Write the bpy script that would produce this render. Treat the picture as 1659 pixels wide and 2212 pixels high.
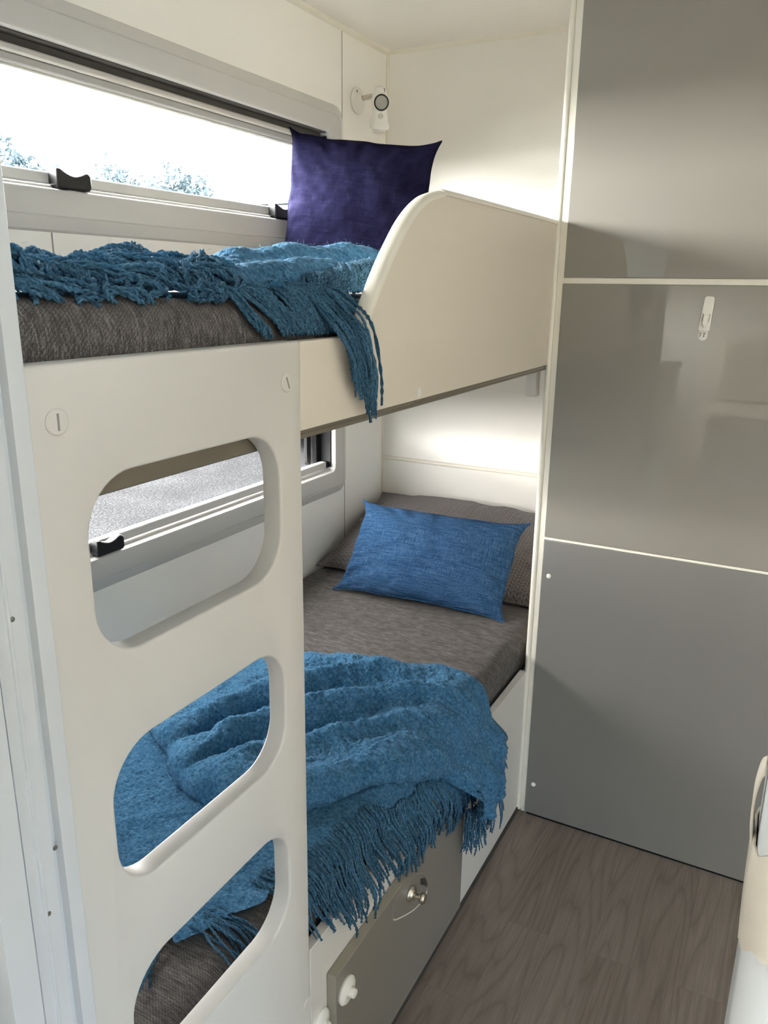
import bpy, bmesh, math, random
import numpy as np
from mathutils import Matrix, Vector

for o in list(bpy.data.objects):
    bpy.data.objects.remove(o)
S = bpy.context.scene
COL = S.collection
rng = np.random.default_rng(7)
random.seed(7)

# ------------------------------------------------------------------ camera
CAM = Vector((1.2503, -2.3575, 1.2999))
YAW, PITCH, ROLL = 0.4844, -0.2787, 0.0136
fw = Vector((-math.sin(YAW) * math.cos(PITCH), math.cos(YAW) * math.cos(PITCH), math.sin(PITCH)))
rt = Vector((math.cos(YAW), math.sin(YAW), 0))
up = rt.cross(fw)
r2 = rt * math.cos(ROLL) + up * math.sin(ROLL)
u2 = up * math.cos(ROLL) - rt * math.sin(ROLL)
cd = bpy.data.cameras.new('camera')
cam = bpy.data.objects.new('camera', cd)
COL.objects.link(cam)
cam.matrix_world = Matrix(((r2.x, u2.x, -fw.x, CAM.x), (r2.y, u2.y, -fw.y, CAM.y), (r2.z, u2.z, -fw.z, CAM.z), (0, 0, 0, 1)))
cd.sensor_fit = 'HORIZONTAL'
cd.sensor_width = 36
cd.lens = 36 * 1703.9 / 1659
cd.clip_start = 0.01
S.camera = cam

# ------------------------------------------------------------------ light
W = bpy.data.worlds.new('sky')
S.world = W
W.use_nodes = True
bg = W.node_tree.nodes['Background']
# hazy white sky: neutral on the window side, bluer on the shaded entrance side
_n, _l = W.node_tree.nodes, W.node_tree.links
_tc = _n.new('ShaderNodeTexCoord')
_sp = _n.new('ShaderNodeSeparateXYZ')
_mr = _n.new('ShaderNodeMapRange')
_mr.inputs['From Min'].default_value = -0.5
_mr.inputs['From Max'].default_value = 0.5
_mx = _n.new('ShaderNodeMix')
_mx.data_type = 'RGBA'
SKY_LEFT, SKY_RIGHT = (115.0, 111.5, 106.5, 1), (6.0, 9.6, 14.0, 1)
_mx.inputs['A'].default_value = SKY_LEFT
_mx.inputs['B'].default_value = SKY_RIGHT
for _s in _mx.inputs:
    if _s.type == 'RGBA':
        _s.default_value = SKY_LEFT if _s.name == 'A' else SKY_RIGHT
_l.new(_tc.outputs['Generated'], _sp.inputs[0])
_l.new(_sp.outputs[0], _mr.inputs['Value'])
_l.new(_mr.outputs[0], _mx.inputs['Factor'])
_l.new([o for o in _mx.outputs if o.type == 'RGBA'][0], bg.inputs[0])
bg.inputs[1].default_value = 1.0


def portal(name, loc, rot, sx, sy):
    l = bpy.data.lights.new(name, 'AREA')
    l.shape = 'RECTANGLE'
    l.size, l.size_y = sx, sy
    l.cycles.is_portal = True
    o = bpy.data.objects.new(name, l)
    o.location, o.rotation_euler = loc, rot
    COL.objects.link(o)


R90 = math.pi / 2
portal('window_portal', (-0.06, -1.02, 1.58), (0, -R90, 0), 0.24, 1.36)
portal('window_portal', (-0.06, -1.02, 0.873), (0, -R90, 0), 0.25, 1.37)
portal('window_portal', (-0.06, -4.55, 1.25), (0, -R90, 0), 0.46, 0.66)  # for the added rear window
portal('door_portal', (2.30, -2.95, 0.50), (0, R90, 0), 0.9, 0.7)
portal('added_hatch_portal', (1.72, -2.40, 2.05), (0, 0, 0), 0.36, 0.36)  # for the added roof opening
S.view_settings.view_transform = 'Standard'
S.view_settings.look = 'None'
S.view_settings.gamma = 1
S.view_settings.use_curve_mapping = False
S.view_settings.exposure = 0.0
S.cycles.use_denoising = True
S.cycles.max_bounces = 14
S.cycles.diffuse_bounces = 10
S.cycles.transparent_max_bounces = 12
S.cycles.sample_clamp_indirect = 12


# ------------------------------------------------------------------ materials
class NT:
    def __init__(self, name):
        self.m = bpy.data.materials.new(name)
        self.m.use_nodes = True
        self.t = self.m.node_tree
        self.b = self.t.nodes['Principled BSDF']
        self.tc = None

    def n(self, typ, **kw):
        nd = self.t.nodes.new(typ)
        for k, v in kw.items():
            if k in nd.inputs:
                s = nd.inputs[k]
                if isinstance(v, bpy.types.NodeSocket):
                    self.t.links.new(v, s)
                else:
                    s.default_value = v
            else:
                setattr(nd, k, v)
        return nd

    def link(self, a, b):
        self.t.links.new(a, b)

    def obj(self, scale=(1, 1, 1), rot=(0, 0, 0)):
        if self.tc is None:
            self.tc = self.t.nodes.new('ShaderNodeTexCoord')
        mp = self.n('ShaderNodeMapping')
        mp.inputs['Scale'].default_value = scale
        mp.inputs['Rotation'].default_value = rot
        self.link(self.tc.outputs['Object'], mp.inputs['Vector'])
        return mp.outputs[0]

    def noise(self, vec, scale=1, detail=2, rough=0.5):
        return self.n('ShaderNodeTexNoise', Vector=vec, Scale=scale, Detail=detail, Roughness=rough).outputs[0]

    def math(self, op, a, b=0.0, c=0.0):
        nd = self.t.nodes.new('ShaderNodeMath')
        nd.operation = op
        for i, v in enumerate((a, b, c)):
            if isinstance(v, bpy.types.NodeSocket):
                self.link(v, nd.inputs[i])
            else:
                nd.inputs[i].default_value = v
        return nd.outputs[0]

    def ramp(self, fac, stops):
        r = self.t.nodes.new('ShaderNodeValToRGB')
        e = r.color_ramp.elements
        while len(e) < len(stops):
            e.new(0.5)
        for i, (p, c) in enumerate(stops):
            e[i].position = p
            e[i].color = (c[0], c[1], c[2], 1)
        self.link(fac, r.inputs[0])
        return r.outputs[0]

    def bump(self, h, strength=0.3, dist=0.001, normal=None):
        b = self.n('ShaderNodeBump', Strength=strength, Distance=dist)
        self.link(h, b.inputs['Height'])
        if normal is not None:
            self.link(normal, b.inputs['Normal'])
        return b.outputs[0]

    def set(self, **kw):
        for k, v in kw.items():
            s = self.b.inputs[k.replace('_', ' ')]
            if isinstance(v, bpy.types.NodeSocket):
                self.link(v, s)
            else:
                s.default_value = (*v, 1) if isinstance(v, tuple) and len(v) == 3 else v
        return self.m


def plain(name, c, rough=0.4, spec=0.5, metal=0.0, vary=0.04, scale=9.0, bump=0.0):
    t = NT(name)
    f = t.noise(t.obj(), scale, 3)
    a = tuple(x * (1 - vary) for x in c)
    b = tuple(min(1, x * (1 + vary)) for x in c)
    col = t.ramp(f, [(0.3, a), (0.7, b)])
    t.set(Base_Color=col, Roughness=rough, Metallic=metal, Specular_IOR_Level=spec)
    if bump:
        t.set(Normal=t.bump(t.noise(t.obj(), 700, 2), bump, 0.0005))
    return t.m


M = {}
M['wall'] = plain('cream_wall_laminate', (0.87, 0.845, 0.79), 0.42, 0.4, vary=0.015, scale=3)
M['white'] = plain('white_furniture_laminate', (0.645, 0.62, 0.572), 0.38, 0.45, vary=0.012, scale=4)
M['guard'] = plain('warm_cream_laminate', (0.715, 0.645, 0.54), 0.38, 0.45, vary=0.012, scale=4)
M['ceil'] = plain('ceiling_board', (0.85, 0.82, 0.765), 0.6, 0.3, vary=0.01, scale=3)
M['plastic'] = plain('white_plastic', (0.80, 0.78, 0.72), 0.3, 0.5, vary=0.01)
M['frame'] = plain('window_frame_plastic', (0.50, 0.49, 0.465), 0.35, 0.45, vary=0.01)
M['jamb'] = plain('door_jamb_aluminium_paint', (0.60, 0.62, 0.635), 0.35, 0.5, vary=0.015)
M['blind'] = plain('blind_cassette_aluminium', (0.36, 0.35, 0.33), 0.4, 0.5, metal=0.0)
M['blindrail'] = plain('blind_rail_plastic', (0.50, 0.48, 0.44), 0.4, 0.4)
M['black'] = plain('black_rubber', (0.006, 0.006, 0.007), 0.45, 0.25)
M['dkbrown'] = plain('dark_gap_shade_and_trim', (0.05, 0.045, 0.04), 0.5, 0.4)  # dark trim and slots, also strips that stand in for shade
M['brownal'] = plain('beige_brown_aluminium_profile', (0.20, 0.175, 0.135), 0.35, 0.5, metal=0.3)
M['trim'] = plain('cream_trim', (0.80, 0.76, 0.66), 0.3, 0.5, vary=0.01)
M['chrome'] = plain('satin_nickel', (0.62, 0.58, 0.50), 0.25, 0.5, metal=1.0)
M['lens'] = plain('lamp_lens', (0.22, 0.22, 0.19), 0.25, 0.5)
M['strap'] = plain('beige_strap_webbing', (0.62, 0.57, 0.49), 0.8, 0.2, vary=0.05, scale=40, bump=0.3)
M['ink'] = plain('grey_print', (0.16, 0.14, 0.11), 0.6, 0.3)
M['skin'] = plain('dim_fittings', (0.3, 0.28, 0.25), 0.5, 0.4)
M['screw'] = plain('screw_head', (0.25, 0.25, 0.25), 0.35, 0.5, metal=0.8)
M['bark'] = plain('tree_bark', (0.25, 0.2, 0.16), 0.9, 0.2)
M['leaf'] = plain('tree_leaves', (0.115, 0.135, 0.137), 0.9, 0.0, vary=0.3, scale=2)
M['car'] = plain('white_vehicle_paint', (0.045, 0.048, 0.052), 0.25, 0.5)
M['roofing'] = plain('blue_grey_roof', (0.0085, 0.0105, 0.0115), 0.7, 0.3)


def gloss_panel(name, c, rough, coat):
    t = NT(name)
    f = t.noise(t.obj(), 2.0, 2)
    col = t.ramp(f, [(0.3, tuple(x * 0.985 for x in c)), (0.7, tuple(x * 1.015 for x in c))])
    t.set(Base_Color=col, Roughness=rough, Specular_IOR_Level=0.5)
    t.set(Coat_Weight=coat, Coat_Roughness=0.006)
    if coat:
        t.set(Specular_IOR_Level=0.1)
    t.set(Normal=t.bump(t.noise(t.obj(), 6, 1), 0.05, 0.002))
    return t.m


M['grey'] = gloss_panel('glossy_warm_grey_panel', (0.245, 0.228, 0.200), 0.35, 1.0)
M['greylow'] = gloss_panel('satin_grey_panel', (0.190, 0.183, 0.170), 0.30, 0.0)
M['drawer'] = gloss_panel('grey_drawer_front', (0.20, 0.185, 0.158), 0.35, 0.0)
M['draweredge'] = plain('grey_edge_band', (0.30, 0.28, 0.225), 0.4, 0.4)

# panes: thin clear acrylic, and the same tinted grey
def pane_mat(name, c):
  t = NT(name)
  tr = t.n('ShaderNodeBsdfTransparent')
  tr.inputs[0].default_value = (*c, 1)
  gl = t.n('ShaderNodeBsdfGlossy', Roughness=0.02)
  fr = t.n('ShaderNodeFresnel', IOR=1.25)
  mx = t.n('ShaderNodeMixShader')
  ge = t.n('ShaderNodeNewGeometry')
  t.link(t.math('MULTIPLY', fr.outputs[0], t.math('SUBTRACT', 1.0, ge.outputs['Backfacing'])), mx.inputs[0])
  t.link(tr.outputs[0], mx.inputs[1])
  t.link(gl.outputs[0], mx.inputs[2])
  t.link(mx.outputs[0], t.t.nodes['Material Output'].inputs[0])
  return t.m


M['glass'] = pane_mat('clear_window_pane', (0.93, 0.95, 0.95))
M['tint'] = pane_mat('smoky_window_pane', (0.43, 0.435, 0.44))

# mattress cloth: heathered twill
t = NT('charcoal_twill_cloth')
slub2 = t.noise(t.obj((34, 560, 90)), 1, 3, 0.7)
big = t.noise(t.obj((45, 60, 45)), 1, 3)
mixv = t.math('ADD', t.math('MULTIPLY', slub2, 0.55), t.math('MULTIPLY', t.noise(t.obj((1000, 1000, 1000)), 1, 2), 0.45))
mixv = t.math('ADD', mixv, t.math('MULTIPLY', t.math('SUBTRACT', big, 0.5), 0.14))
wv = t.n('ShaderNodeTexWave', Vector=t.obj((1, 1, -1)), Scale=128.0, Distortion=2.0, wave_type='BANDS', bands_direction='DIAGONAL')
wv.inputs['Detail Scale'].default_value = 60
mixv = t.math('ADD', mixv, t.math('MULTIPLY', t.math('SUBTRACT', wv.outputs[1], 0.5), 0.055))
col = t.ramp(mixv, [(0.34, (0.034, 0.031, 0.030)), (0.50, (0.088, 0.080, 0.076)), (0.68, (0.25, 0.23, 0.215))])
t.set(Base_Color=col, Roughness=0.9, Specular_IOR_Level=0.1, Sheen_Weight=0.03)
t.set(Normal=t.bump(mixv, 0.5, 0.0012))
M['mattress'] = t.m

def see_light(nt, col, fac):
    # loose yarn lets light through from behind
    tl_n = nt.n('ShaderNodeBsdfTranslucent')
    nt.link(col, tl_n.inputs[0])
    mx_n = nt.n('ShaderNodeMixShader')
    mx_n.inputs[0].default_value = fac
    nt.link(nt.b.outputs[0], mx_n.inputs[1])
    nt.link(tl_n.outputs[0], mx_n.inputs[2])
    nt.link(mx_n.outputs[0], nt.t.nodes['Material Output'].inputs[0])


# wool throw
t = NT('blue_boucle_wool')
n1 = t.noise(t.obj(), 180, 3, 0.6)
n2 = t.noise(t.obj(), 40, 3, 0.6)
v = t.math('ADD', t.math('MULTIPLY', n1, 0.75), t.math('MULTIPLY', n2, 0.25))
col = t.ramp(v, [(0.32, (0.026, 0.100, 0.190)), (0.5, (0.060, 0.185, 0.325)), (0.68, (0.120, 0.285, 0.450))])
t.set(Base_Color=col, Roughness=0.95, Specular_IOR_Level=0.05, Sheen_Weight=0.06)
t.set(Normal=t.bump(n1, 1.0, 0.006))
see_light(t, col, 0.18)
M['wool'] = t.m
t = NT('blue_wool_yarn')
n1 = t.noise(t.obj(), 400, 2, 0.6)
col = t.ramp(n1, [(0.3, (0.036, 0.118, 0.200)), (0.7, (0.125, 0.275, 0.405))])
isl = t.n('ShaderNodeNewGeometry').outputs['Random Per Island']
hsv = t.n('ShaderNodeHueSaturation', Color=col)
t.link(t.math('ADD', t.math('MULTIPLY', isl, 0.85), 0.62), hsv.inputs['Value'])
col = hsv.outputs[0]
t.set(Base_Color=col, Roughness=0.9, Specular_IOR_Level=0.06, Sheen_Weight=0.06)
t.set(Normal=t.bump(n1, 0.5, 0.001))
see_light(t, t.ramp(n1, [(0.3, (0.060, 0.170, 0.270)), (0.7, (0.170, 0.340, 0.480))]), 0.50)
M['yarn'] = t.m


def linen(name, dark, mid, light, amt=0.3, spec=0.01):
    t = NT(name)
    a = t.noise(t.obj((700, 700, 28)), 1, 2, 0.6)
    b = t.noise(t.obj((24, 24, 800)), 1, 2, 0.6)
    v = t.math('ADD', t.math('MULTIPLY', a, 0.5), t.math('MULTIPLY', b, 0.5))
    col = t.ramp(v, [(0.36, dark), (0.5, mid), (0.66, light)])
    t.set(Base_Color=col, Roughness=0.9, Specular_IOR_Level=spec)
    t.set(Normal=t.bump(v, amt, 0.0008))
    return t.m


M['purple'] = linen('indigo_linen', (0.0046, 0.0042, 0.0130), (0.0072, 0.0067, 0.0195), (0.0125, 0.0117, 0.031))
M['blue'] = linen('blue_linen', (0.010, 0.033, 0.082), (0.027, 0.070, 0.148), (0.082, 0.148, 0.240), 0.4)

# quilted pillow: chevron stitching
t = NT('taupe_quilted_cloth')
sep = t.n('ShaderNodeSeparateXYZ')
t.link(t.obj(), sep.inputs[0])
tri = t.math('PINGPONG', sep.outputs[0], 0.009)
arg = t.math('ADD', sep.outputs[2], t.math('MULTIPLY', tri, 0.9))
q = t.math('ABSOLUTE', t.math('SINE', t.math('MULTIPLY', arg, 260)))
q2 = t.math('ABSOLUTE', t.math('SINE', t.math('MULTIPLY', sep.outputs[0], 349)))
h = t.math('MULTIPLY', t.math('POWER', q, 0.5), t.math('POWER', q2, 0.3))
f = t.noise(t.obj(), 500, 2)
col = t.ramp(t.math('ADD', t.math('MULTIPLY', h, 0.6), t.math('MULTIPLY', f, 0.4)), [(0.25, (0.085, 0.074, 0.070)), (0.75, (0.165, 0.148, 0.142))])
t.set(Base_Color=col, Roughness=0.9, Specular_IOR_Level=0.12, Sheen_Weight=0.1)
t.set(Normal=t.bump(h, 0.8, 0.003))
M['quilt'] = t.m

# vinyl plank floor
t = NT('dark_oak_vinyl_planks')
vec = t.obj((1, 1, 1), (0, 0, R90))
br = t.n('ShaderNodeTexBrick', Vector=vec, Scale=1.0)
br.offset = 0.37
br.inputs['Color1'].default_value = (0.25, 0.25, 0.25, 1)
br.inputs['Color2'].default_value = (0.75, 0.75, 0.75, 1)
br.inputs['Mortar'].default_value = (0.1, 0.1, 0.1, 1)
br.inputs['Mortar Size'].default_value = 0.0006
br.inputs['Brick Width'].default_value = 0.62
br.inputs['Row Height'].default_value = 0.0855
sepc = t.n('ShaderNodeSeparateColor')
t.link(br.outputs[0], sepc.inputs[0])
off = t.n('ShaderNodeCombineXYZ')
t.link(t.math('MULTIPLY', sepc.outputs[0], 37.0), off.inputs[2])
gv = t.n('ShaderNodeVectorMath', operation='ADD')
t.link(t.obj((11.0, 1.1, 1.0)), gv.inputs[0])
t.link(off.outputs[0], gv.inputs[1])
low = t.noise(gv.outputs[0], 1.0, 1.5, 0.4)
rings = t.math('POWER', t.math('ABSOLUTE', t.math('SINE', t.math('MULTIPLY', low, 44.0))), 0.35)
fv = t.n('ShaderNodeVectorMath', operation='ADD')
t.link(t.obj((420.0, 11.0, 1.0)), fv.inputs[0])
t.link(off.outputs[0], fv.inputs[1])
fine = t.noise(fv.outputs[0], 1.0, 3, 0.6)
blot = t.noise(t.obj((14, 3, 1)), 1.0, 3)
v = t.math('ADD', t.math('MULTIPLY', rings, 0.20), t.math('MULTIPLY', fine, 0.40))
v = t.math('ADD', v, t.math('MULTIPLY', blot, 0.20))
v = t.math('ADD', v, t.math('MULTIPLY', sepc.outputs[0], 0.20))
col = t.ramp(v, [(0.24, (0.104, 0.083, 0.067)), (0.50, (0.165, 0.134, 0.110)), (0.76, (0.260, 0.220, 0.187))])
t.set(Base_Color=col, Roughness=0.5, Specular_IOR_Level=0.35)
t.set(Normal=t.bump(v, 0.12, 0.001))
M['floor'] = t.m

# asphalt
t = NT('speckled_asphalt')
n1 = t.noise(t.obj(), 55, 4, 0.8)
n2 = t.noise(t.obj(), 1.5, 3)
v = t.math('ADD', t.math('MULTIPLY', n1, 0.85), t.math('MULTIPLY', n2, 0.15))
col = t.ramp(v, [(0.40, (0.006, 0.0061, 0.0064)), (0.52, (0.0105, 0.0106, 0.011)), (0.64, (0.028, 0.028, 0.0285))])
t.set(Base_Color=col, Roughness=1.0, Specular_IOR_Level=0.0)
M['asphalt'] = t.m


# ------------------------------------------------------------------ helpers
def tag(o, label=None, cat=None, group=None, kind=None):
    if label:
        o['label'] = label
    if cat:
        o['category'] = cat
    if group:
        o['group'] = group
    if kind:
        o['kind'] = kind
    return o


def empty(name, loc, label, cat, group=None, rot=(0, 0, 0)):
    o = bpy.data.objects.new(name, None)
    o.empty_display_size = 0.05
    o.location = loc
    o.rotation_euler = rot
    COL.objects.link(o)
    return tag(o, label, cat, group)


def link(name, me, mat, parent=None, smooth=False, angle=40, local=False):
    o = bpy.data.objects.new(name, me)
    if mat is not None and not me.materials:
        me.materials.append(mat)
    COL.objects.link(o)
    if parent is not None:
        o.parent = parent
        if not local:      # geometry was given in world coordinates
            root = parent
            mw = Matrix.Identity(4)
            while root is not None:
                mw = (Matrix.Translation(root.location) @ root.rotation_euler.to_matrix().to_4x4()) @ mw
                root = root.parent
            me.transform(mw.inverted())
    if smooth:
        for p in me.polygons:
            p.use_smooth = True
        if angle:
            me.set_sharp_from_angle(angle=math.radians(angle))
    return o


def meshdata(name, v, f):
    me = bpy.data.meshes.new(name)
    v = np.asarray(v, dtype=float)
    me.from_pydata(v.tolist() if len(v) < 200 else v, [], f if isinstance(f, list) else f.tolist())
    me.update()
    return me


class MB:
    def __init__(self):
        self.v, self.f = [], []

    def add(self, v, f):
        k = len(self.v)
        self.v += [tuple(p) for p in v]
        self.f += [tuple(i + k for i in q) for q in f]
        return self

    def box(self, x0, x1, y0, y1, z0, z1):
        v = [(x, y, z) for z in (z0, z1) for y in (y0, y1) for x in (x0, x1)]
        return self.add(v, [(0, 2, 3, 1), (4, 5, 7, 6), (0, 1, 5, 4), (2, 6, 7, 3), (0, 4, 6, 2), (1, 3, 7, 5)])

    def prism(self, poly, axis, a, b):
        """extrude a 2D polygon along axis; poly coords are the two other axes in order (xyz without axis)."""
        n = len(poly)
        ar = sum(poly[i][0] * poly[(i + 1) % n][1] - poly[(i + 1) % n][0] * poly[i][1] for i in range(n))
        if ar < 0:
            poly = poly[::-1]

        def P(p, t):
            return {'x': (t, p[0], p[1]), 'y': (p[0], t, p[1]), 'z': (p[0], p[1], t)}[axis]
        v = [P(p, a) for p in poly] + [P(p, b) for p in poly]
        f = [tuple(range(n))[::-1], tuple(range(n, 2 * n))] + [(i, (i + 1) % n, n + (i + 1) % n, n + i) for i in range(n)]
        if axis == 'y':
            f = [q[::-1] for q in f]
        return self.add(v, f)

    def lathe(self, prof, origin, axis, seg=28):
        """prof: list of (radius, height) along axis direction."""
        ax = Vector(axis).normalized()
        a = ax.orthogonal().normalized()
        b = ax.cross(a)
        o = Vector(origin)
        v, f = [], []
        for (r, h) in prof:
            for k in range(seg):
                t = 2 * math.pi * k / seg
                v.append(o + ax * h + (a * math.cos(t) + b * math.sin(t)) * r)
        for i in range(len(prof) - 1):
            for k in range(seg):
                f.append((i * seg + k, i * seg + (k + 1) % seg, (i + 1) * seg + (k + 1) % seg, (i + 1) * seg + k))
        f.append(tuple(range(seg))[::-1])
        f.append(tuple(range((len(prof) - 1) * seg, len(prof) * seg)))
        return self.add(v, f)

    def build(self, name, mat, parent=None, bevel=0.0, seg=2, smooth=True, angle=40):
        me = meshdata(name, self.v, self.f)
        o = link(name, me, mat, parent, smooth, angle)
        if bevel:
            m = o.modifiers.new('bevel', 'BEVEL')
            m.width = bevel
            m.segments = seg
            m.limit_method = 'ANGLE'
            m.angle_limit = math.radians(35)
            m.harden_normals = False
        return o


def rrect(a0, a1, b0, b1, r, n=6):
    pts = []
    for (ca, cb, t0) in ((a1 - r, b1 - r, 0), (a0 + r, b1 - r, 90), (a0 + r, b0 + r, 180), (a1 - r, b0 + r, 270)):
        for k in range(n + 1):
            t = math.radians(t0 + 90 * k / n)
            pts.append((ca + r * math.cos(t), cb + r * math.sin(t)))
    return pts


def plate(name, outline, holes, x0, x1, mat, parent, bevel=0.003):
    """flat board in the y-z plane from x0 to x1 with holes and softened edges."""
    cu = bpy.data.curves.new(name, 'CURVE')
    cu.dimensions = '2D'
    cu.fill_mode = 'BOTH'
    cu.extrude = (x1 - x0) / 2 - bevel
    cu.bevel_depth = bevel
    cu.bevel_resolution = 2
    cu.offset = -bevel
    for loop in [outline] + holes:
        sp = cu.splines.new('POLY')
        sp.points.add(len(loop) - 1)
        for p, q in zip(sp.points, loop):
            p.co = (q[0], q[1], 0, 1)
        sp.use_cyclic_u = True
    co = bpy.data.objects.new(name, cu)
    COL.objects.link(co)
    dg = bpy.context.evaluated_depsgraph_get()
    dg.update()
    me = bpy.data.meshes.new_from_object(co.evaluated_get(dg))
    bpy.data.objects.remove(co)
    bpy.data.curves.remove(cu)
    me.name = name
    me.transform(Matrix(((0, 0, 1, (x0 + x1) / 2), (1, 0, 0, 0), (0, 1, 0, 0), (0, 0, 0, 1))))
    me.materials.clear()
    bm = bmesh.new()
    bm.from_mesh(me)
    bmesh.ops.remove_doubles(bm, verts=bm.verts, dist=1e-5)
    bmesh.ops.recalc_face_normals(bm, faces=bm.faces)
    bm.to_mesh(me)
    bm.free()
    return link(name, me, mat, parent, True, 35)


def ring_loft(name, levels, mat, parent, close=True, base='x'):
    """levels: list of (loop of (y,z), x): lofts the loops into a band."""
    n = len(levels[0][0])
    v, f = [], []
    for loop, x in levels:
        v += [(x, p[0], p[1]) for p in loop]
    for i in range(len(levels) - 1):
        for k in range(n):
            f.append((i * n + k, i * n + (k + 1) % n, (i + 1) * n + (k + 1) % n, (i + 1) * n + k))
    me = meshdata(name, v, f)
    bm = bmesh.new()
    bm.from_mesh(me)
    bmesh.ops.recalc_face_normals(bm, faces=bm.faces)
    bm.to_mesh(me)
    bm.free()
    return link(name, me, mat, parent, True, 25)


def tubes(paths, radii, sides=5):
    """many swept tubes as one vertex/face array."""
    V, F = [], []
    k0 = 0
    ang = np.linspace(0, 2 * np.pi, sides, endpoint=False)
    for P, R in zip(paths, radii):
        P = np.asarray(P, float)
        n = len(P)
        T = np.gradient(P, axis=0)
        T /= np.linalg.norm(T, axis=1)[:, None] + 1e-12
        ref = np.array([0.31, 0.23, 0.92])
        A = np.cross(T, ref)
        A /= np.linalg.norm(A, axis=1)[:, None] + 1e-9
        B = np.cross(T, A)
        R = np.broadcast_to(R, (n,))
        ring = P[:, None, :] + R[:, None, None] * (np.cos(ang)[None, :, None] * A[:, None, :] + np.sin(ang)[None, :, None] * B[:, None, :])
        V.append(ring.reshape(-1, 3))
        i = np.arange(n - 1)[:, None] * sides
        k = np.arange(sides)[None, :]
        k2 = (k + 1) % sides
        q = np.stack([i + k, i + k2, i + sides + k2, i + sides + k], -1).reshape(-1, 4) + k0
        F += q.tolist()
        F.append([k0 + j for j in range(sides)][::-1])
        F.append([k0 + (n - 1) * sides + j for j in range(sides)])
        k0 += n * sides
    return np.concatenate(V), F


def spline(pts, n):
    """Catmull-Rom through control points."""
    P = np.asarray(pts, float)
    P = np.vstack([2 * P[0] - P[1], P, 2 * P[-1] - P[-2]])
    m = len(P) - 3
    out = []
    for t in np.linspace(0, m - 1e-6, n):
        i = int(t)
        u = t - i
        a, b, c, d = P[i:i + 4]
        out.append(0.5 * ((2 * b) + (-a + c) * u + (2 * a - 5 * b + 4 * c - d) * u * u + (-a + 3 * b - 3 * c + d) * u ** 3))
    return np.array(out)


_tab = np.random.default_rng(3).random((256, 256))


def vnoise(x, y, f=1.0, seed=0):
    x = np.asarray(x) * f + 17.3 * seed + 40
    y = np.asarray(y) * f + 9.7 * seed + 60
    xi, yi = np.floor(x).astype(int), np.floor(y).astype(int)
    u, v = x - xi, y - yi
    u, v = u * u * u * (u * (u * 6 - 15) + 10), v * v * v * (v * (v * 6 - 15) + 10)
    g = lambda a, b: _tab[a % 256, b % 256]
    return (g(xi, yi) * (1 - u) * (1 - v) + g(xi + 1, yi) * u * (1 - v) + g(xi, yi + 1) * (1 - u) * v + g(xi + 1, yi + 1) * u * v) * 2 - 1


def fbm(x, y, f=1.0, octv=4, seed=0, gain=0.5):
    s, a, tot = 0, 1.0, 0
    for k in range(octv):
        s = s + a * vnoise(x, y, f * 2 ** k, seed + k)
        tot += a
        a *= gain
    return s / tot


def segdist(X, Y, line):
    """distance from points to a polyline, and the nearest arc fraction."""
    L = np.asarray(line, float)
    best = np.full(X.shape, 1e9)
    frac = np.zeros(X.shape)
    seg = np.linalg.norm(L[1:] - L[:-1], axis=1)
    cum = np.r_[0, np.cumsum(seg)]
    for i in range(len(L) - 1):
        a, d = L[i], L[i + 1] - L[i]
        t = np.clip(((X - a[0]) * d[0] + (Y - a[1]) * d[1]) / (d @ d), 0, 1)
        q = np.hypot(X - a[0] - t * d[0], Y - a[1] - t * d[1])
        m = q < best
        best = np.where(m, q, best)
        frac = np.where(m, (cum[i] + t * seg[i]) / cum[-1], frac)
    return best, frac


def gridfaces(nu, nv, wrap_u=False):
    i = np.arange(nu if wrap_u else nu - 1)[:, None]
    j = np.arange(nv - 1)[None, :]
    i2 = (i + 1) % nu
    return np.stack([i * nv + j, i2 * nv + j, i2 * nv + j + 1, i * nv + j + 1], -1).reshape(-1, 4)


def fuzz(P, Nrm, count, length, width, seed, down=0.0):
    """loose wool fibres standing off a cloth: thin triangles."""
    g = np.random.default_rng(seed)
    idx = g.integers(0, len(P), count)
    p = P[idx] + g.normal(0, 0.002, (count, 3))
    d = Nrm[idx] + g.normal(0, 0.75, (count, 3))
    d /= np.linalg.norm(d, axis=1)[:, None]
    L = length * g.uniform(0.3, 1.0, count) ** 1.5
    s = np.cross(d, g.normal(0, 1, (count, 3)))
    s /= np.linalg.norm(s, axis=1)[:, None]
    V = np.stack([p - s * width / 2, p + s * width / 2, p + d * L[:, None] + s * (L * 0.25)[:, None]], 1).reshape(-1, 3)
    F = np.arange(count * 3).reshape(-1, 3)
    return V, F


def vnormals(me):
    n = np.empty(len(me.vertices) * 3)
    me.vertex_normals.foreach_get('vector', n)
    return n.reshape(-1, 3)


def yarn(path, r, g, twist=420.0, n=None):
    """two plies twisted about a path."""
    P = np.asarray(path)
    T = np.gradient(P, axis=0)
    seg = np.linalg.norm(T, axis=1)
    T = T / (seg[:, None] + 1e-12)
    A = np.cross(T, np.array([0.3, 0.5, 0.8]))
    A /= np.linalg.norm(A, axis=1)[:, None] + 1e-9
    B = np.cross(T, A)
    ph = g.uniform(0, 6.28) + np.cumsum(seg) * twist
    out = []
    for k in (0, math.pi):
        out.append(P + r * 0.62 * (np.cos(ph + k)[:, None] * A + np.sin(ph + k)[:, None] * B))
    return out


# ------------------------------------------------------------------ the room shell
XR = 2.25       # right side wall
YB = -5.2       # far end behind the camera
H = 1.98
O1 = (-1.70, -0.345, 1.462, 1.703)     # upper window opening  y0 y1 z0 z1
O2 = (-1.70, -0.330, 0.752, 1.000)     # lower window opening
O3 = (-4.88, -4.22, 1.02, 1.48)        # unseen window behind the camera, left side, added to light the wardrobe

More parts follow.
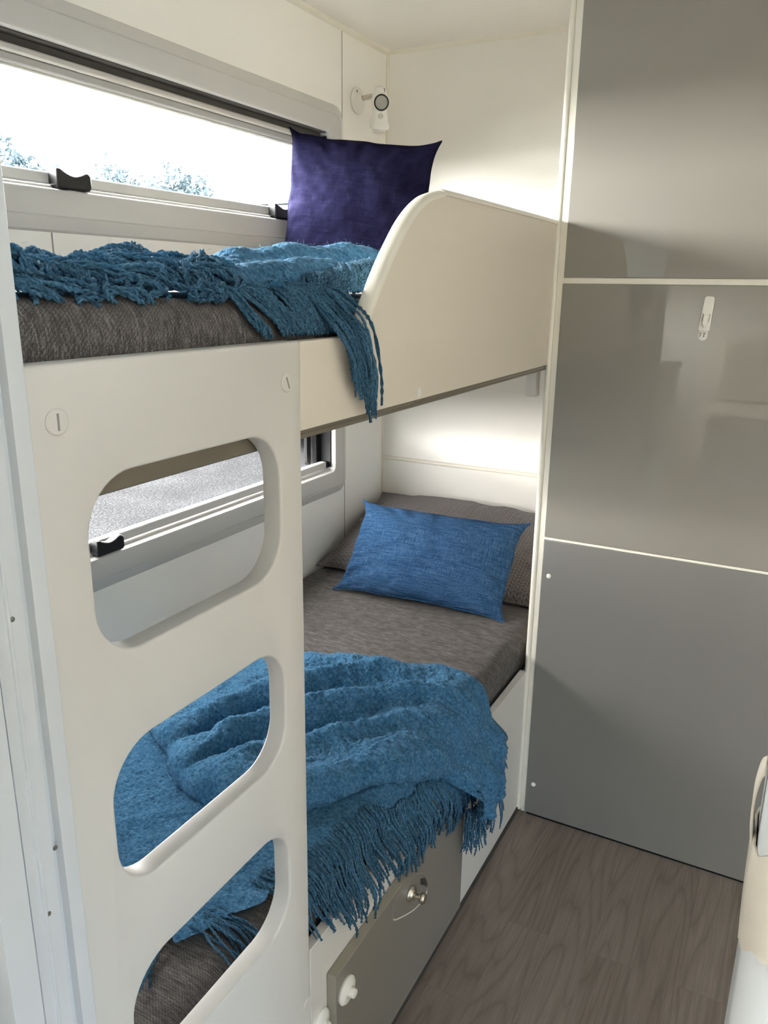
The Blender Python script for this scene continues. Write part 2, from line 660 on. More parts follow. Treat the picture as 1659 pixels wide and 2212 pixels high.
fl = MB().box(-0.03, XR + 0.03, YB, 0.03, -0.06, 0.006).build('floor', M['floor'], smooth=False)
tag(fl, 'dark brown oak look vinyl plank floor', 'floor', kind='structure')
mb = MB()
for (xa, xb, ya_, yb_) in ((-0.03, XR + 0.03, -2.22, 0.03), (-0.03, XR + 0.03, YB, -2.58), (-0.03, 1.54, -2.58, -2.22), (1.90, XR + 0.03, -2.58, -2.22)):  # pieces leave a roof opening, added for more light inside
    mb.box(xa, xb, ya_, yb_, H, H + 0.04)
ce = mb.build('ceiling', M['ceil'], smooth=False)
tag(ce, 'smooth cream ceiling board', 'ceiling', kind='structure')

w = MB()
T0 = -0.032


def wall_with_openings(mb, xa, xb, y0, y1, z0, z1, ops):
    ys = sorted({y0, y1} | {v for o in ops for v in o[:2]})
    zs = sorted({z0, z1} | {v for o in ops for v in o[2:]})
    for i in range(len(ys) - 1):
        for j in range(len(zs) - 1):
            cy, cz = (ys[i] + ys[i + 1]) / 2, (zs[j] + zs[j + 1]) / 2
            if not any(o[0] < cy < o[1] and o[2] < cz < o[3] for o in ops):
                mb.box(xa, xb, ys[i], ys[i + 1], zs[j], zs[j + 1])


wall_with_openings(w, T0, 0.0, YB, 0.03, 0.0, H, [O1, O2, O3])
wl = w.build('wall_left', M['wall'], smooth=False)
tag(wl, 'cream side wall with two long windows over the bunks', 'wall', kind='structure')
we = MB().box(0.0, 0.762, 0.0, 0.03, 0.0, H).build('wall_end', M['wall'], smooth=False)
tag(we, 'plain cream end wall at the head of the bunks', 'wall', kind='structure')
w = MB()
wall_with_openings(w, XR, XR + 0.03, YB, 0.03, 0.0, H, [(-3.30, -2.60, 0.05, 0.95)])
tag(w.build('wall_right', M['wall'], smooth=False), 'cream wall on the entrance side behind the viewer', 'wall', kind='structure')
tag(MB().box(0, XR, YB - 0.03, YB, 0, H).build('wall_back', M['wall'], smooth=False), 'cream wall at the far front of the caravan', 'wall', kind='structure')

hatch = MB().box(1.52, 1.92, -2.60, -2.20, H + 0.041, H + 0.046).build('added_roof_hatch', M['glass'], smooth=False)  # hatch added out of view to bring light onto the upper end wall
tag(hatch, 'unseen clear roof hatch pane added behind the viewer to brighten the upper bunk', 'roof hatch', kind='structure')
# joints between the wall sheets, cover beads
mb = MB()
mb.box(0.0, 0.0012, -0.2685, -0.2662, 1.0, H)
mb.box(0.0, 0.0012, -0.2560, -0.2540, 0.40, 1.14)
mb.box(0.0, 0.0012, -1.2990, -1.2965, 1.28, 1.386)
tag(mb.build('trim_1', M['skin'], smooth=False), 'thin dark joint lines between the side wall sheets', 'trim', kind='structure')
mb = MB()
mb.box(0.0012, 0.004, -0.2660, -0.256, 1.0, H).box(0.0012, 0.003, -1.2962, -1.286, 1.28, 1.386)
tag(MB().prism([(0, H), (0.012, H), (0.010, H - 0.006), (0, H - 0.012)], 'y', -2.0, 0).build('trim_2', M['trim']), 'slim cream bead between side wall and ceiling', 'trim', kind='structure')
tag(MB().prism([(0, H), (-0.010, H), (-0.008, H - 0.005), (0, H - 0.010)], 'x', 0.0, 0.745).build('trim_3', M['trim']), 'slim cream bead between end wall and ceiling', 'trim', kind='structure')
tag(MB().prism([(0, 0.728), (-0.007, 0.730), (-0.009, 0.735), (-0.007, 0.740), (0, 0.742)], 'x', 0.0, 0.75).build('trim_4', M['trim'], angle=80), 'horizontal cream bead across the end wall above the lower bunk', 'trim', kind='structure')
tag(MB().box(0.0, 0.006, -0.006, 0.0, 0.40, H).build('trim_5', M['trim'], bevel=0.002), 'narrow corner bead between side wall and end wall', 'trim', kind='structure')


# ------------------------------------------------------------------ windows
def window(name, label, O, latches, stay=False):
    y0, y1, z0, z1 = O
    g = 0.0755
    root = empty(name, (0, (y0 + y1) / 2, z0), label, 'window')
    root['kind'] = 'structure'
    lv = []
    for off, h, r in ((0.0, 0.0, 0.040), (0.004, 0.006, 0.038), (0.026, 0.0125, 0.030), (0.0275, 0.0112, 0.030), (0.029, 0.0125, 0.030),
                      (0.068, 0.0135, 0.018), (0.073, 0.0115, 0.016), (g, 0.006, 0.014), (g + 0.0005, -0.032, 0.014)):
        lv.append((rrect(y0 - g + off, y1 + g - off, z0 - g + off, z1 + g - off, r), h))
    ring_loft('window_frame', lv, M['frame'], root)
    # dark seal just inside the surround
    lv = [(rrect(y0 - .001, y1 + .001, z0 - .001, z1 + .001, 0.014), -0.034), (rrect(y0 - .001, y1 + .001, z0 - .001, z1 + .001, 0.014), -0.040),
          (rrect(y0 + .006, y1 - .006, z0 + .004, z1 - .006, 0.012), -0.040), (rrect(y0 + .006, y1 - .006, z0 + .004, z1 - .006, 0.012), -0.034)]
    lv.append(lv[0])
    ring_loft('window_seal', lv, M['black'], root)
    # blind cassette along the top: rail, groove, bead
    zt = z1
    mb = MB()
    mb.box(-0.030, -0.010, y0 + 0.004, y1 - 0.014, zt - 0.030, zt - 0.0165)
    mb.build('blind_rail', M['blindrail'], root, 0.004)
    MB().box(-0.034, -0.016, y0 + 0.004, y1 - 0.030, zt - 0.045, zt - 0.030).build('blind_cassette', M['blind'], root, 0.003)
    MB().box(-0.034, -0.020, y0 + 0.004, y1 - 0.016, zt - 0.051, zt - 0.046).build('blind_pull_bar', M['blindrail'], root, 0.002)
    MB().box(-0.034, -0.020, y0, y1, zt - 0.018, zt + 0.001).build('gap_shade_strip', M['dkbrown'], root, 0)  # dark strip stands in for the shaded gap above the blind
    MB().box(-0.030, 0.0035, y0 + 0.012, y1 - 0.012, zt - 0.003, zt - 0.0002).build('gap_shade_strip', M['dkbrown'], root, 0)  # dark sheet under the reveal, shade of the gap put into its colour
    MB().box(-0.034, -0.002, y1 - 0.006, y1 - 0.0003, z0 + 0.012, z1 - 0.010).build('side_seal', M['black'], root, 0)
    # lower fly-screen rail
    MB().box(-0.030, -0.009, y0 + 0.004, y1 - 0.018, z0 + 0.008, z0 + 0.029).build('sill_rail', M['frame'], root, 0.003)
    MB().box(-0.026, -0.004, y0 + 0.004, y1 - 0.004, z0 - 0.001, z0 + 0.006).build('sill_bead', M['frame'], root, 0.002)
    MB().box(-0.030, -0.009, y1 - 0.017, y1 - 0.001, z0 + 0.008, z0 + 0.028).build('corner_block', M['black'], root, 0.002)
    # the hinged acrylic sash outside
    if stay:    # this one is propped open: hinged along its top edge and swung outwards
        ca, sa = math.cos(math.radians(53)), math.sin(math.radians(53))
        hx, hz, ln = -0.046, z1 + 0.02, z1 - z0 + 0.045
        q = [(hx, hz), (hx - ln * sa, hz - ln * ca), (hx - ln * sa - 0.006 * ca, hz - ln * ca + 0.006 * sa), (hx - 0.006 * ca, hz + 0.006 * sa)]
        MB().prism(q, 'y', y0 - 0.02, y1 + 0.02).build('window_pane', M['tint'], root, 0)
        ex, ez = hx - ln * sa, hz - ln * ca
        MB().box(ex - 0.008, ex + 0.004, y0 - 0.02, y1 + 0.02, ez - 0.008, ez + 0.006).build('sash_rim', M['black'], root, 0.002)
    else:
        MB().box(-0.048, -0.044, y0 - 0.02, y1 + 0.02, z0 - 0.02, z1 + 0.02).build('window_pane', M['glass'], root, 0)
    for (ya, yb) in latches:
        L = yb - ya
        prof = []
        zb, zc = z0 + 0.001, z0 + 0.033
        prof += [(ya, zb + 0.004), (ya + 0.004, zb), (yb - 0.004, zb), (yb, zb + 0.006), (yb, zc - 0.005), (yb - 0.006, zc)]
        for k in range(9):
            a = k / 8
            prof.append((yb - 0.012 - (L - 0.028) * a, zc - 0.0075 * math.sin(math.pi * a) - 0.001))
        prof += [(ya + 0.010, zc + 0.002), (ya + 0.001, zc + 0.002)]
        lt = MB().prism(prof, 'x', -0.010, 0.014).build('window_latch', M['black'], root, 0.003)
    if stay:
        a = MB()
        a.prism(rrect(-0.392, -0.370, z0 + 0.02, z0 + 0.130, 0.010), 'x', -0.060, -0.050)
        a.build('window_stay', M['black'], root, 0.001)
        MB().box(-0.060, -0.036, -0.362, -0.331, z0 + 0.01, z1 - 0.005).build('sash_side', M['black'], root, 0.003)
    return root


window('window_1', 'long window over the upper bunk with white plastic surround', O1, [(-1.286, -1.206), (-0.616, -0.532)])
window('window_2', 'long window over the lower bunk, half hidden by the white ladder panel', O2, [(-1.272, -1.197)], stay=True)
window('added_window', 'unseen side wall window behind the viewer, added to light the wardrobe', O3, [])  # added out of view, placed so its daylight reaches the wardrobe panels

# ------------------------------------------------------------------ bunk bed
D = 0.75
bunk = empty('bunk_bed', (0.4, -1.0, 0.006), 'white built-in bunk bed with ladder cut-outs and curved guard board', 'bunk bed')
holes = []
for zc in (0.982, 0.740, 0.492):
    holes.append(rrect(-1.9245, -1.6555, zc, zc + (0.164 if zc > 0.9 else 0.152), 0.052, 10))
lad = plate('ladder_panel', rrect(-1.990, -1.612, 0.006, 1.2405, 0.004, 2), holes, D - 0.0255, D, M['white'], bunk, 0.0032)
# screw caps
for (y, z, a) in ((-1.946, 1.197, 0.0), (-1.640, 1.197, 0.4), (-1.622, 0.318, 0.2)):
    cp = MB().lathe([(0.0104, 0.0), (0.0107, 0.0012), (0.0096, 0.0022), (0.0, 0.0024)], (D - 0.0002, y, z), (1, 0, 0), 32).build('screw_cap', M['white'], lad)
    c, s = math.cos(a), math.sin(a)
    q = [(-0.0009, -0.0066), (0.0009, -0.0066), (0.0009, 0.0066), (-0.0009, 0.0066)]
    if z > 1:
        MB().prism([(y + p[0] * c - p[1] * s, z + p[0] * s + p[1] * c) for p in q], 'x', D + 0.0018, D + 0.0026).build('cap_slot', M['skin'], lad, smooth=False)

# guard board
curve = spline([(-1.492, 1.2400), (-1.470, 1.247), (-1.452, 1.270), (-1.415, 1.316), (-1.377, 1.356), (-1.337, 1.391), (-1.285, 1.418), (-1.222, 1.4325)], 36).tolist()
outline = [(-1.6125, 1.1395), (-0.606, 1.1395), (-0.606, 1.4325)] + [tuple(p) for p in curve[::-1]] + [(-1.6125, 1.2400)]
rail = plate('guard_board', outline, [], D - 0.018, D, M['guard'], bunk, 0.0015)
path = [(-1.497, 1.240)] + [tuple(p) for p in curve] + [(-1.10, 1.4330), (-0.9, 1.4330), (-0.606, 1.4330)]
P2 = spline(path, 90)
Tn = np.gradient(P2, axis=0)
Tn /= np.linalg.norm(Tn, axis=1)[:, None]
Nn = np.stack([-Tn[:, 1], Tn[:, 0]], 1)
prof = [(-0.0115, -0.004), (-0.0115, 0.001), (-0.009, 0.0035), (-0.004, 0.0048), (0.004, 0.0048), (0.009, 0.0035), (0.0115, 0.001), (0.0115, -0.004)]
v, f = [], []
for i in range(len(P2)):
    for (px, pn) in prof:
        q = P2[i] + Nn[i] * pn
        v.append((D - 0.009 + px, q[0], q[1]))
n = len(prof)
for i in range(len(P2) - 1):
    for k in range(n):
        f.append((i * n + k, i * n + (k + 1) % n, (i + 1) * n + (k + 1) % n, (i + 1) * n + k))
f.append(tuple(range(n)))
f.append(tuple(range((len(P2) - 1) * n, len(P2) * n))[::-1])
me = meshdata('edge_trim', v, f)
bm = bmesh.new(); bm.from_mesh(me); bmesh.ops.recalc_face_normals(bm, faces=bm.faces); bm.to_mesh(me); bm.free()
link('edge_trim', me, M['trim'], rail, True, 50)
MB().box(D - 0.016, D + 0.003, -0.6075, -0.6015, 1.1395, 1.432).build('end_trim', M['dkbrown'], rail, 0.001)
for (y, z) in ((-1.302, 1.150), (-0.652, 1.152)):
    MB().lathe([(0.0065, 0.0), (0.0065, 0.0012), (0.0, 0.0014)], (D - 0.0002, y, z), (1, 0, 0), 24).build('screw_cap', M['plastic'], rail)
# brown aluminium profile under the upper bunk, in two lengths
for (ya, yb) in ((-1.975, -1.300), (-1.2985, -0.604)):
    mb = MB()
    mb.prism([(0.700, 1.158), (0.7205, 1.158), (0.7205, 1.1395), (0.744, 1.1390), (0.744, 1.134), (0.738, 1.132), (0.738, 1.126), (0.700, 1.122)] if ya > -1.4 or True else [], 'y', max(ya, -1.608), yb)
    mb.build('bottom_profile', M['brownal'], bunk, 0.001)
MB().box(0.690, 0.7235, -1.975, -1.609, 1.121, 1.160).build('bottom_profile', M['brownal'], bunk, 0.002)
MB().box(0.012, 0.7195, -1.975, -0.604, 1.160, 1.180).build('upper_bed_base', M['white'], bunk, 0.001)
MB().box(0.012, 0.740, -0.604, -0.002, 1.160, 1.180).build('upper_bed_base', M['white'], bunk, 0.001)
MB().box(0.700, 0.722, -0.635, -0.605, 1.065, 1.159).build('support_cleat', M['white'], bunk, 0.001)

# lower base: front board, bed board, grey drawer
mb = MB()
mb.box(D - 0.016, D, -1.6115, -0.6495, 0.006, 0.4025)
bp_ = mb.build('base_panel', M['white'], bunk, 0.0012)
MB().box(0.012, D - 0.0165, -1.975, -0.002, 0.342, 0.360).build('lower_bed_base', M['white'], bunk, 0)
MB().box(0.012, D - 0.026, -1.975, -1.960, 0.006, 0.341).build('inner_support', M['white'], bunk, 0)
MB().box(D, D + 0.0035, -1.612, -0.650, 0.006, 0.018).build('floor_shadow_strip', M['dkbrown'], bunk, 0.0)  # dark strip stands in for the shadow along the floor
DR = (-1.568, -1.072, 0.052, 0.3245)
drw = MB().box(D + 0.0005, D + 0.0165, *DR).build('drawer_front', M['drawer'], bunk, 0.0009)
mb = MB()
mb.box(D + 0.0008, D + 0.0160, DR[0], DR[1], DR[3] - 0.0002, DR[3] + 0.0008)
mb.box(D + 0.0008, D + 0.0160, DR[0] - 0.0008, DR[0] + 0.0002, DR[2], DR[3] + 0.0008)
mb.build('edge_band', M['draweredge'], drw, 0.0003)
# leaf-shaped finger recess rim with key knob
XF = D + 0.0165
lower_arc = spline([(-1.3860, 0.2800), (-1.3780, 0.2710), (-1.3470, 0.2530), (-1.3070, 0.2330), (-1.2740, 0.2235), (-1.2540, 0.2245), (-1.2490, 0.2300)], 40)
upper_arc = spline([(-1.2490, 0.2300), (-1.2515, 0.2560), (-1.2620, 0.2760), (-1.2900, 0.2980), (-1.3300, 0.3120), (-1.3700, 0.3140), (-1.3900, 0.3020), (-1.3860, 0.2800)], 46)
for arc, rr, mm in ((lower_arc, 0.0011, M['trim']), (upper_arc, 0.0006, M['draweredge'])):
    v, f = tubes([np.stack([np.full(len(arc), XF + 0.0004), arc[:, 0], arc[:, 1]], 1)], [rr], 6)
    link('recess_rim', meshdata('recess_rim', v, f), mm, drw, True, 0)
loop = [tuple(p) for p in lower_arc[:-1]] + [tuple(p) for p in upper_arc[:-1]]
link('recess_plate', meshdata('recess_plate', [(XF + 0.0003, p[0], p[1]) for p in loop], [tuple(range(len(loop)))]), M['drawer'], drw)
MB().prism([(-1.279, 0.279), (-1.264, 0.270), (-1.2545, 0.252), (-1.2545, 0.243), (-1.266, 0.256), (-1.279, 0.267)], 'x', XF, XF + 0.004).build('latch_notch', M['dkbrown'], drw, 0.0005)
MB().lathe([(0.0145, 0.0005), (0.0150, 0.002), (0.0135, 0.0045), (0.0105, 0.006), (0.0095, 0.0095), (0.0050, 0.011), (0.0042, 0.018), (0.0070, 0.0195), (0.0098, 0.0225), (0.0102, 0.026), (0.0080, 0.0295), (0.0, 0.0305)],
           (XF, -1.322, 0.281), (1, 0, 0), 32).build('drawer_knob', M['chrome'], drw, angle=50)
# white round bumpers
def bumper(x, y, z, par, label=None):
    o = MB().lathe([(0.0215, 0.0), (0.0220, 0.003), (0.0195, 0.0058), (0.0120, 0.0072), (0.0080, 0.0080), (0.0074, 0.0150), (0.0062, 0.0168), (0.0, 0.0172)], (x, y, z), (1, 0, 0), 40).build('round_bumper', M['plastic'], par, angle=45)
    return o
bumper(XF, -1.541, 0.277, drw)
bumper(D, -1.589, 0.252, bp_)


# ------------------------------------------------------------------ mattresses
def mattress(label, zt, th, y0, y1, x0, x1, r):
    nx, ny = 60, 150
    # rounded box: cross-section in x-z swept along y with softened ends
    sec = []
    for (cx, cz, t0) in ((x1 - r, zt - r, 0), (x0 + r, zt - r, 90), (x0 + 0.018, zt - th + 0.018, 180), (x1 - 0.018, zt - th + 0.018, 270)):
        rr = r if cz > zt - th / 2 else 0.018
        for k in range(9):
            a = math.radians(t0 + 90 * k / 8)
            sec.append((cx + rr * math.cos(a), cz + rr * math.sin(a)))
    sec = np.array(sec)
    # resample evenly
    cl = np.vstack([sec, sec[:1]])
    d = np.r_[0, np.cumsum(np.linalg.norm(np.diff(cl, axis=0), axis=1))]
    tt = np.linspace(0, d[-1], 160, endpoint=False)
    sec = np.stack([np.interp(tt, d, cl[:, 0]), np.interp(tt, d, cl[:, 1])], 1)
    ctr = np.array([(x0 + x1) / 2, zt - th / 2])
    ys = np.r_[y0, y0 + 0.004, y0 + 0.012, np.linspace(y0 + 0.03, y1 - 0.03, 110), y1 - 0.012, y1 - 0.004, y1]
    V = []
    for y in ys:
        e = min(y - y0, y1 - y)
        k = 1 if e > 0.03 else math.sqrt(max(0.0, 1 - (1 - e / 0.03) ** 2))
        ins = 0.022 * (1 - k)
        p = sec.copy()
        dv = p - ctr
        ln = np.linalg.norm(dv, axis=1)[:, None]
        p = p - np.sign(dv) * np.minimum(ins, abs(dv))
        p[:, 1] += np.where(p[:, 1] > zt - 0.05, 0.0025 * vnoise(p[:, 0], p[:, 0] * 0 + y, 5, 2), 0)
        V.append(np.stack([p[:, 0], np.full(len(p), y), p[:, 1]], 1))
    V = np.concatenate(V)
    n = len(sec)
    F = []
    for i in range(len(ys) - 1):
        for k in range(n):
            F.append((i * n + k, (i + 1) * n + k, (i + 1) * n + (k + 1) % n, i * n + (k + 1) % n))
    F.append(tuple(range(n)))
    F.append(tuple(range((len(ys) - 1) * n, len(ys) * n))[::-1])
    me = meshdata('mattress', V, F)
    bm = bmesh.new(); bm.from_mesh(me); bmesh.ops.recalc_face_normals(bm, faces=bm.faces); bm.to_mesh(me); bm.free()
    o = link('mattress', me, M['mattress'], None, True, 60)
    return tag(o, label, 'mattress', 'bunk mattresses')


ZL, ZU, XM = 0.470, 1.2865, 0.7235
mattress('dark grey woven mattress on the lower bunk under the pillow', ZL, 0.1095, -1.968, -0.006, 0.006, XM, 0.036)
mattress('dark grey woven mattress on the upper bunk above the ladder', ZU, 0.106, -1.968, -0.006, 0.006, XM, 0.034)


# ------------------------------------------------------------------ cushions
def cushion(name, label, cat, mat, w_, h_, t_, pull, ear, mw, seed, wr=0.006, nu=90, power=0.5, bend=0.0, seam=True, pile=None):
    """pillow-shaped cover: front and back faces meeting at a seam, edges drawn in, corners eared. local: x width, z height, y thickness."""
    u = np.linspace(-1, 1, nu)
    u = np.sign(u) * (1 - (1 - np.abs(u)) ** 1.35)
    U, V_ = np.meshgrid(u, u, indexing='ij')
    ex = 1 - pull * (1 - np.abs(V_) ** ear)
    ez = 1 - pull * (1 - np.abs(U) ** ear)
    X = U * w_ / 2 * ex
    Z = V_ * h_ / 2 * ez
    prof = np.clip((1 - U ** 2) * (1 - V_ ** 2), 0, 1) ** power
    dc = np.clip(1 - np.maximum(np.abs(U), np.abs(V_)), 0, 1)
    nz = fbm(U, V_, 2.0, 4, seed)
    rad = np.arctan2(V_, U)
    edgew = np.exp(-(dc / 0.22) ** 2) * (1 - np.exp(-(dc / 0.05) ** 2))
    crease = vnoise(rad * 5, dc * 2, 1.6, seed + 5)
    out = []
    for s in (1, -1):
        Y = -s * (t_ / 2 * prof + prof ** 0.4 * wr * nz * (1 if s > 0 else 0.5) + edgew * crease * wr * 0.9)
        Y = Y + bend * (U ** 2) - bend * 0.4
        wob = 0.004 * vnoise(U * 3, V_ * 3, 1.5, seed + 9) * (1 - prof)
        out.append(np.stack([X + wob, Y, Z + wob], -1).reshape(-1, 3))
    Vt = np.concatenate(out)
    g = gridfaces(nu, nu)
    F = np.concatenate([g, g[:, ::-1] + nu * nu]).tolist()
    me = meshdata(name, Vt, F)
    bm = bmesh.new(); bm.from_mesh(me)
    bmesh.ops.remove_doubles(bm, verts=bm.verts, dist=2e-4)
    bmesh.ops.recalc_face_normals(bm, faces=bm.faces)
    bm.to_mesh(me); bm.free()
    o = link(name, me, mat, None, True, 80)
    o.matrix_world = mw
    tag(o, label, cat)
    if seam:
        i0 = np.arange(nu)
        G = out[0].reshape(nu, nu, 3)
        rim = np.concatenate([G[i0, 0], G[-1, i0[1:]], G[i0[::-1][1:], -1], G[0, i0[::-1][1:]]])
        v, f = tubes([rim], [0.0022], 6)
        link('seam', meshdata('seam', v, f), mat, o, True, 0, local=True)
    return o


def frame(loc, xdir, zdir):
    x = Vector(xdir).normalized()
    z = Vector(zdir)
    z = (z - x * z.dot(x)).normalized()
    y = z.cross(x)
    return Matrix(((x.x, y.x, z.x, loc[0]), (x.y, y.y, z.y, loc[1]), (x.z, y.z, z.z, loc[2]), (0, 0, 0, 1)))


cushion('cushion', 'square indigo linen cushion standing on the upper bunk by the window', 'cushion', M['purple'], 0.385, 0.375, 0.15, 0.10, 5.5,
        frame((0.194, -0.525, 1.473), (1, 0.34, -0.10), (0.03, 0.10, 1)), 11, 0.012)
cushion('pillow', 'taupe quilted pillow leaning on the end wall of the lower bunk', 'pillow', M['quilt'], 0.70, 0.44, 0.15, 0.04, 4.0,
        frame((0.366, -0.235, 0.548), (1, 0.0, 0.0), (0.0, 0.93, 0.30)), 23, 0.008, seam=True)
cushion('lumbar_cushion', 'small oblong blue linen cushion lying against the taupe pillow', 'cushion', M['blue'], 0.505, 0.285, 0.13, 0.10, 6.0,
        frame((0.403, -0.475, 0.582), (1, 0.055, -0.01), (-0.05, 0.62, 0.75)), 31, 0.011)

# ------------------------------------------------------------------ lower throw
RC = 0.036
S0 = XM - RC
LARC = RC * math.pi / 2


def bed(s, y, h):
    """point at arc length s across the lower mattress (from the wall, over the front edge, down), lifted h off the cloth."""
    s, h = np.broadcast_arrays(np.asarray(s, float), np.asarray(h, float))
    a = np.clip((s - S0) / RC, 0, math.pi / 2)
    flat = np.minimum(s, S0)
    dn = np.maximum(s - S0 - LARC, 0)
    nx, nz = np.sin(a), np.cos(a)
    x = flat + RC * nx + nx * h
    z = ZL - RC + RC * nz - dn + nz * h
    k = np.clip((s - 0.735) / 0.07, 0, 1)
    x = x + 0.038 * k * k * (3 - 2 * k)
    return np.stack([x, np.broadcast_to(y, x.shape), z], -1)


def sA(y):
    return np.interp(y, [-1.78, -1.62, -1.12, -0.95], [0.630, 0.690, 0.806, 0.83]) + 0.006 * np.sin(np.asarray(y) * 37) + 0.004 * np.sin(np.asarray(y) * 83)


def wool_texture(P, nrm, amp, f=150, seed=0):
    return P + nrm * (amp * fbm(P[:, 0] + P[:, 2] * 0.7, P[:, 1] + P[:, 2] * 0.5, f, 3, seed, 0.6))[:, None]


def grid_normals(G):
    du = np.gradient(G, axis=0)
    dv = np.gradient(G, axis=1)
    n = np.cross(du, dv)
    n /= np.linalg.norm(n, axis=2)[:, :, None] + 1e-12
    return n


def hA(s, y):
    return 0.008 + 0.004 * (1 + fbm(s, y, 7, 3, 4)) + 0.006 * np.exp(-((s - 0.30 - (y + 1.75) * 0.75) / 0.022) ** 2)


throw = empty('throw_blanket', (0.45, -1.35, ZL), 'blue fringed wool throw spread over the front edge of the lower bunk', 'throw blanket', 'blue wool throws')
na, nb = 190, 230
yy = np.linspace(-1.745, -0.965, nb)
aa = np.linspace(0, 1, na)
Yg = np.broadcast_to(yy[None, :], (na, nb)) + 0.008 * fbm(aa[:, None] * 3, yy[None, :] * 0 + 1.0, 2, 3, 8)
endw = 0.012 * fbm(aa[:, None] * 6, yy[None, :] * 0, 2, 3, 12)
Yg = Yg + endw
Sg = 0.13 + aa[:, None] * (sA(Yg) - 0.13)
GA = bed(Sg, Yg, hA(Sg, Yg))
nrm = grid_normals(GA)
if nrm[20, 20, 2] < 0:
    nrm = -nrm
PA = wool_texture(GA.reshape(-1, 3), nrm.reshape(-1, 3), 0.0032, 120, 1)
FA = gridfaces(na, nb)
meA = meshdata('lower_layer', PA, FA)
link('lower_layer', meA, M['wool'], throw, True, 0)
if meA.polygons[100].normal.z < 0:
    meA.flip_normals()

# folded upper layer: a polygon in (s, y)
poly = [(0.300, -1.420), (0.345, -1.445), (0.385, -1.480), (0.440, -1.508), (0.500, -1.520), (0.555, -1.512), (0.610, -1.478), (0.650, -1.430), (0.690, -1.355),
        (0.722, -1.275), (0.740, -1.215), (0.765, -1.165), (0.820, -1.135), (0.868, -1.118), (0.893, -1.060), (0.905, -0.985), (0.893, -0.945), (0.820, -0.930), (0.755, -0.925), (0.700, -0.905),
        (0.640, -0.905), (0.560, -0.945), (0.480, -0.962), (0.400, -0.972), (0.320, -1.010), (0.230, -1.070), (0.150, -1.140), (0.130, -1.250), (0.190, -1.340), (0.250, -1.395)]
NB = 620
loopB = spline(poly + poly[:3], 900)
# closed resample
loopB = spline(poly[-2:] + poly + poly[:2], 1000)
dl = np.r_[0, np.cumsum(np.linalg.norm(np.diff(loopB, axis=0), axis=1))]
i0 = int(np.argmin(np.linalg.norm(loopB[:300] - np.array(poly[0]), axis=1)))
i1 = 600 + int(np.argmin(np.linalg.norm(loopB[600:] - np.array(poly[0]), axis=1)))
if i1 - i0 < 500:
    i1 = len(loopB) - 1
tt = np.linspace(dl[i0], dl[i1], NB, endpoint=False)
LB = np.stack([np.interp(tt, dl, loopB[:, 0]), np.interp(tt, dl, loopB[:, 1])], 1)
ctr = np.array((0.60, -1.16))
NR = 130
rho = np.linspace(0.0006, 1, NR) ** 0.85
SB = ctr[0] + rho[None, :] * (LB[:, 0:1] - ctr[0])
YB_ = ctr[1] + rho[None, :] * (LB[:, 1:2] - ctr[1])
dB, fB = segdist(SB, YB_, np.vstack([LB[::2], LB[:1]]))
# outward direction from nearest boundary tangent
Ltan = np.roll(LB, -1, 0) - np.roll(LB, 1, 0)
Ltan /= np.linalg.norm(Ltan, axis=1)[:, None]
Lout = np.stack([Ltan[:, 1], -Ltan[:, 0]], 1)
if ((Lout * (LB - ctr)).sum(1)).mean() < 0:
    Lout = -Lout
idx = np.clip((fB * NB).astype(int), 0, NB - 1)
OUT = Lout[idx]
tail = np.clip((SB - 0.755) / 0.05, 0, 1)
hB = 0.025 + 0.011 * fbm(SB, YB_, 9, 4, 21) + 0.004 * fbm(SB, YB_, 22, 2, 33)


def ridge(line, amp, sg, skew=0.0):
    d, fr = segdist(SB, YB_, spline(line, 24))
    taper = np.clip(np.minimum(fr, 1 - fr) / 0.18, 0, 1)
    taper = taper * taper * (3 - 2 * taper)
    return amp * np.exp(-(d / sg) ** 2) * (0.35 + 0.65 * taper)


hB += ridge([(0.315, -1.400), (0.370, -1.260), (0.440, -1.130), (0.520, -1.030), (0.600, -0.985)], 0.034, 0.026)
hB += ridge([(0.400, -1.455), (0.440, -1.330), (0.510, -1.215), (0.580, -1.140), (0.660, -1.060), (0.705, -1.020)], 0.040, 0.027)
hB += ridge([(0.470, -1.480), (0.530, -1.370), (0.600, -1.270), (0.670, -1.160), (0.705, -1.100)], 0.026, 0.024)
hB += ridge([(0.560, -1.475), (0.640, -1.380), (0.695, -1.270), (0.715, -1.195)], 0.016, 0.030)
hB += ridge([(0.360, -1.060), (0.450, -1.010), (0.560, -0.985)], 0.012, 0.022)
hB -= ridge([(0.350, -1.420), (0.405, -1.290), (0.475, -1.170), (0.560, -1.085), (0.640, -1.045)], 0.026, 0.012)
hB -= ridge([(0.430, -1.470), (0.480, -1.360), (0.545, -1.265), (0.600, -1.200)], 0.021, 0.011)
hB -= ridge([(0.590, -1.170), (0.640, -1.105), (0.690, -1.075)], 0.007, 0.013)
hB += 0.016 * np.clip((-1.34 - YB_) / 0.10, 0, 1)
hB += tail * (0.012 + 0.010 * np.sin((YB_ + 0.02 * SB) * 78 + 1.0) + 0.006 * vnoise(YB_, SB * 0.2, 18, 4))
hB = np.maximum(hB, 0.006) + 0.004
wB = 0.034 * (1 - tail) + 0.006 * tail
rB = (0.5 * hB) * (1 - tail)
q = np.clip(dB / wB, 0, 1)
th = (1 - q) * math.radians(155) * (1 - tail)
inb = dB < wB
push = np.where(inb, wB - dB, 0) * (1 - tail)
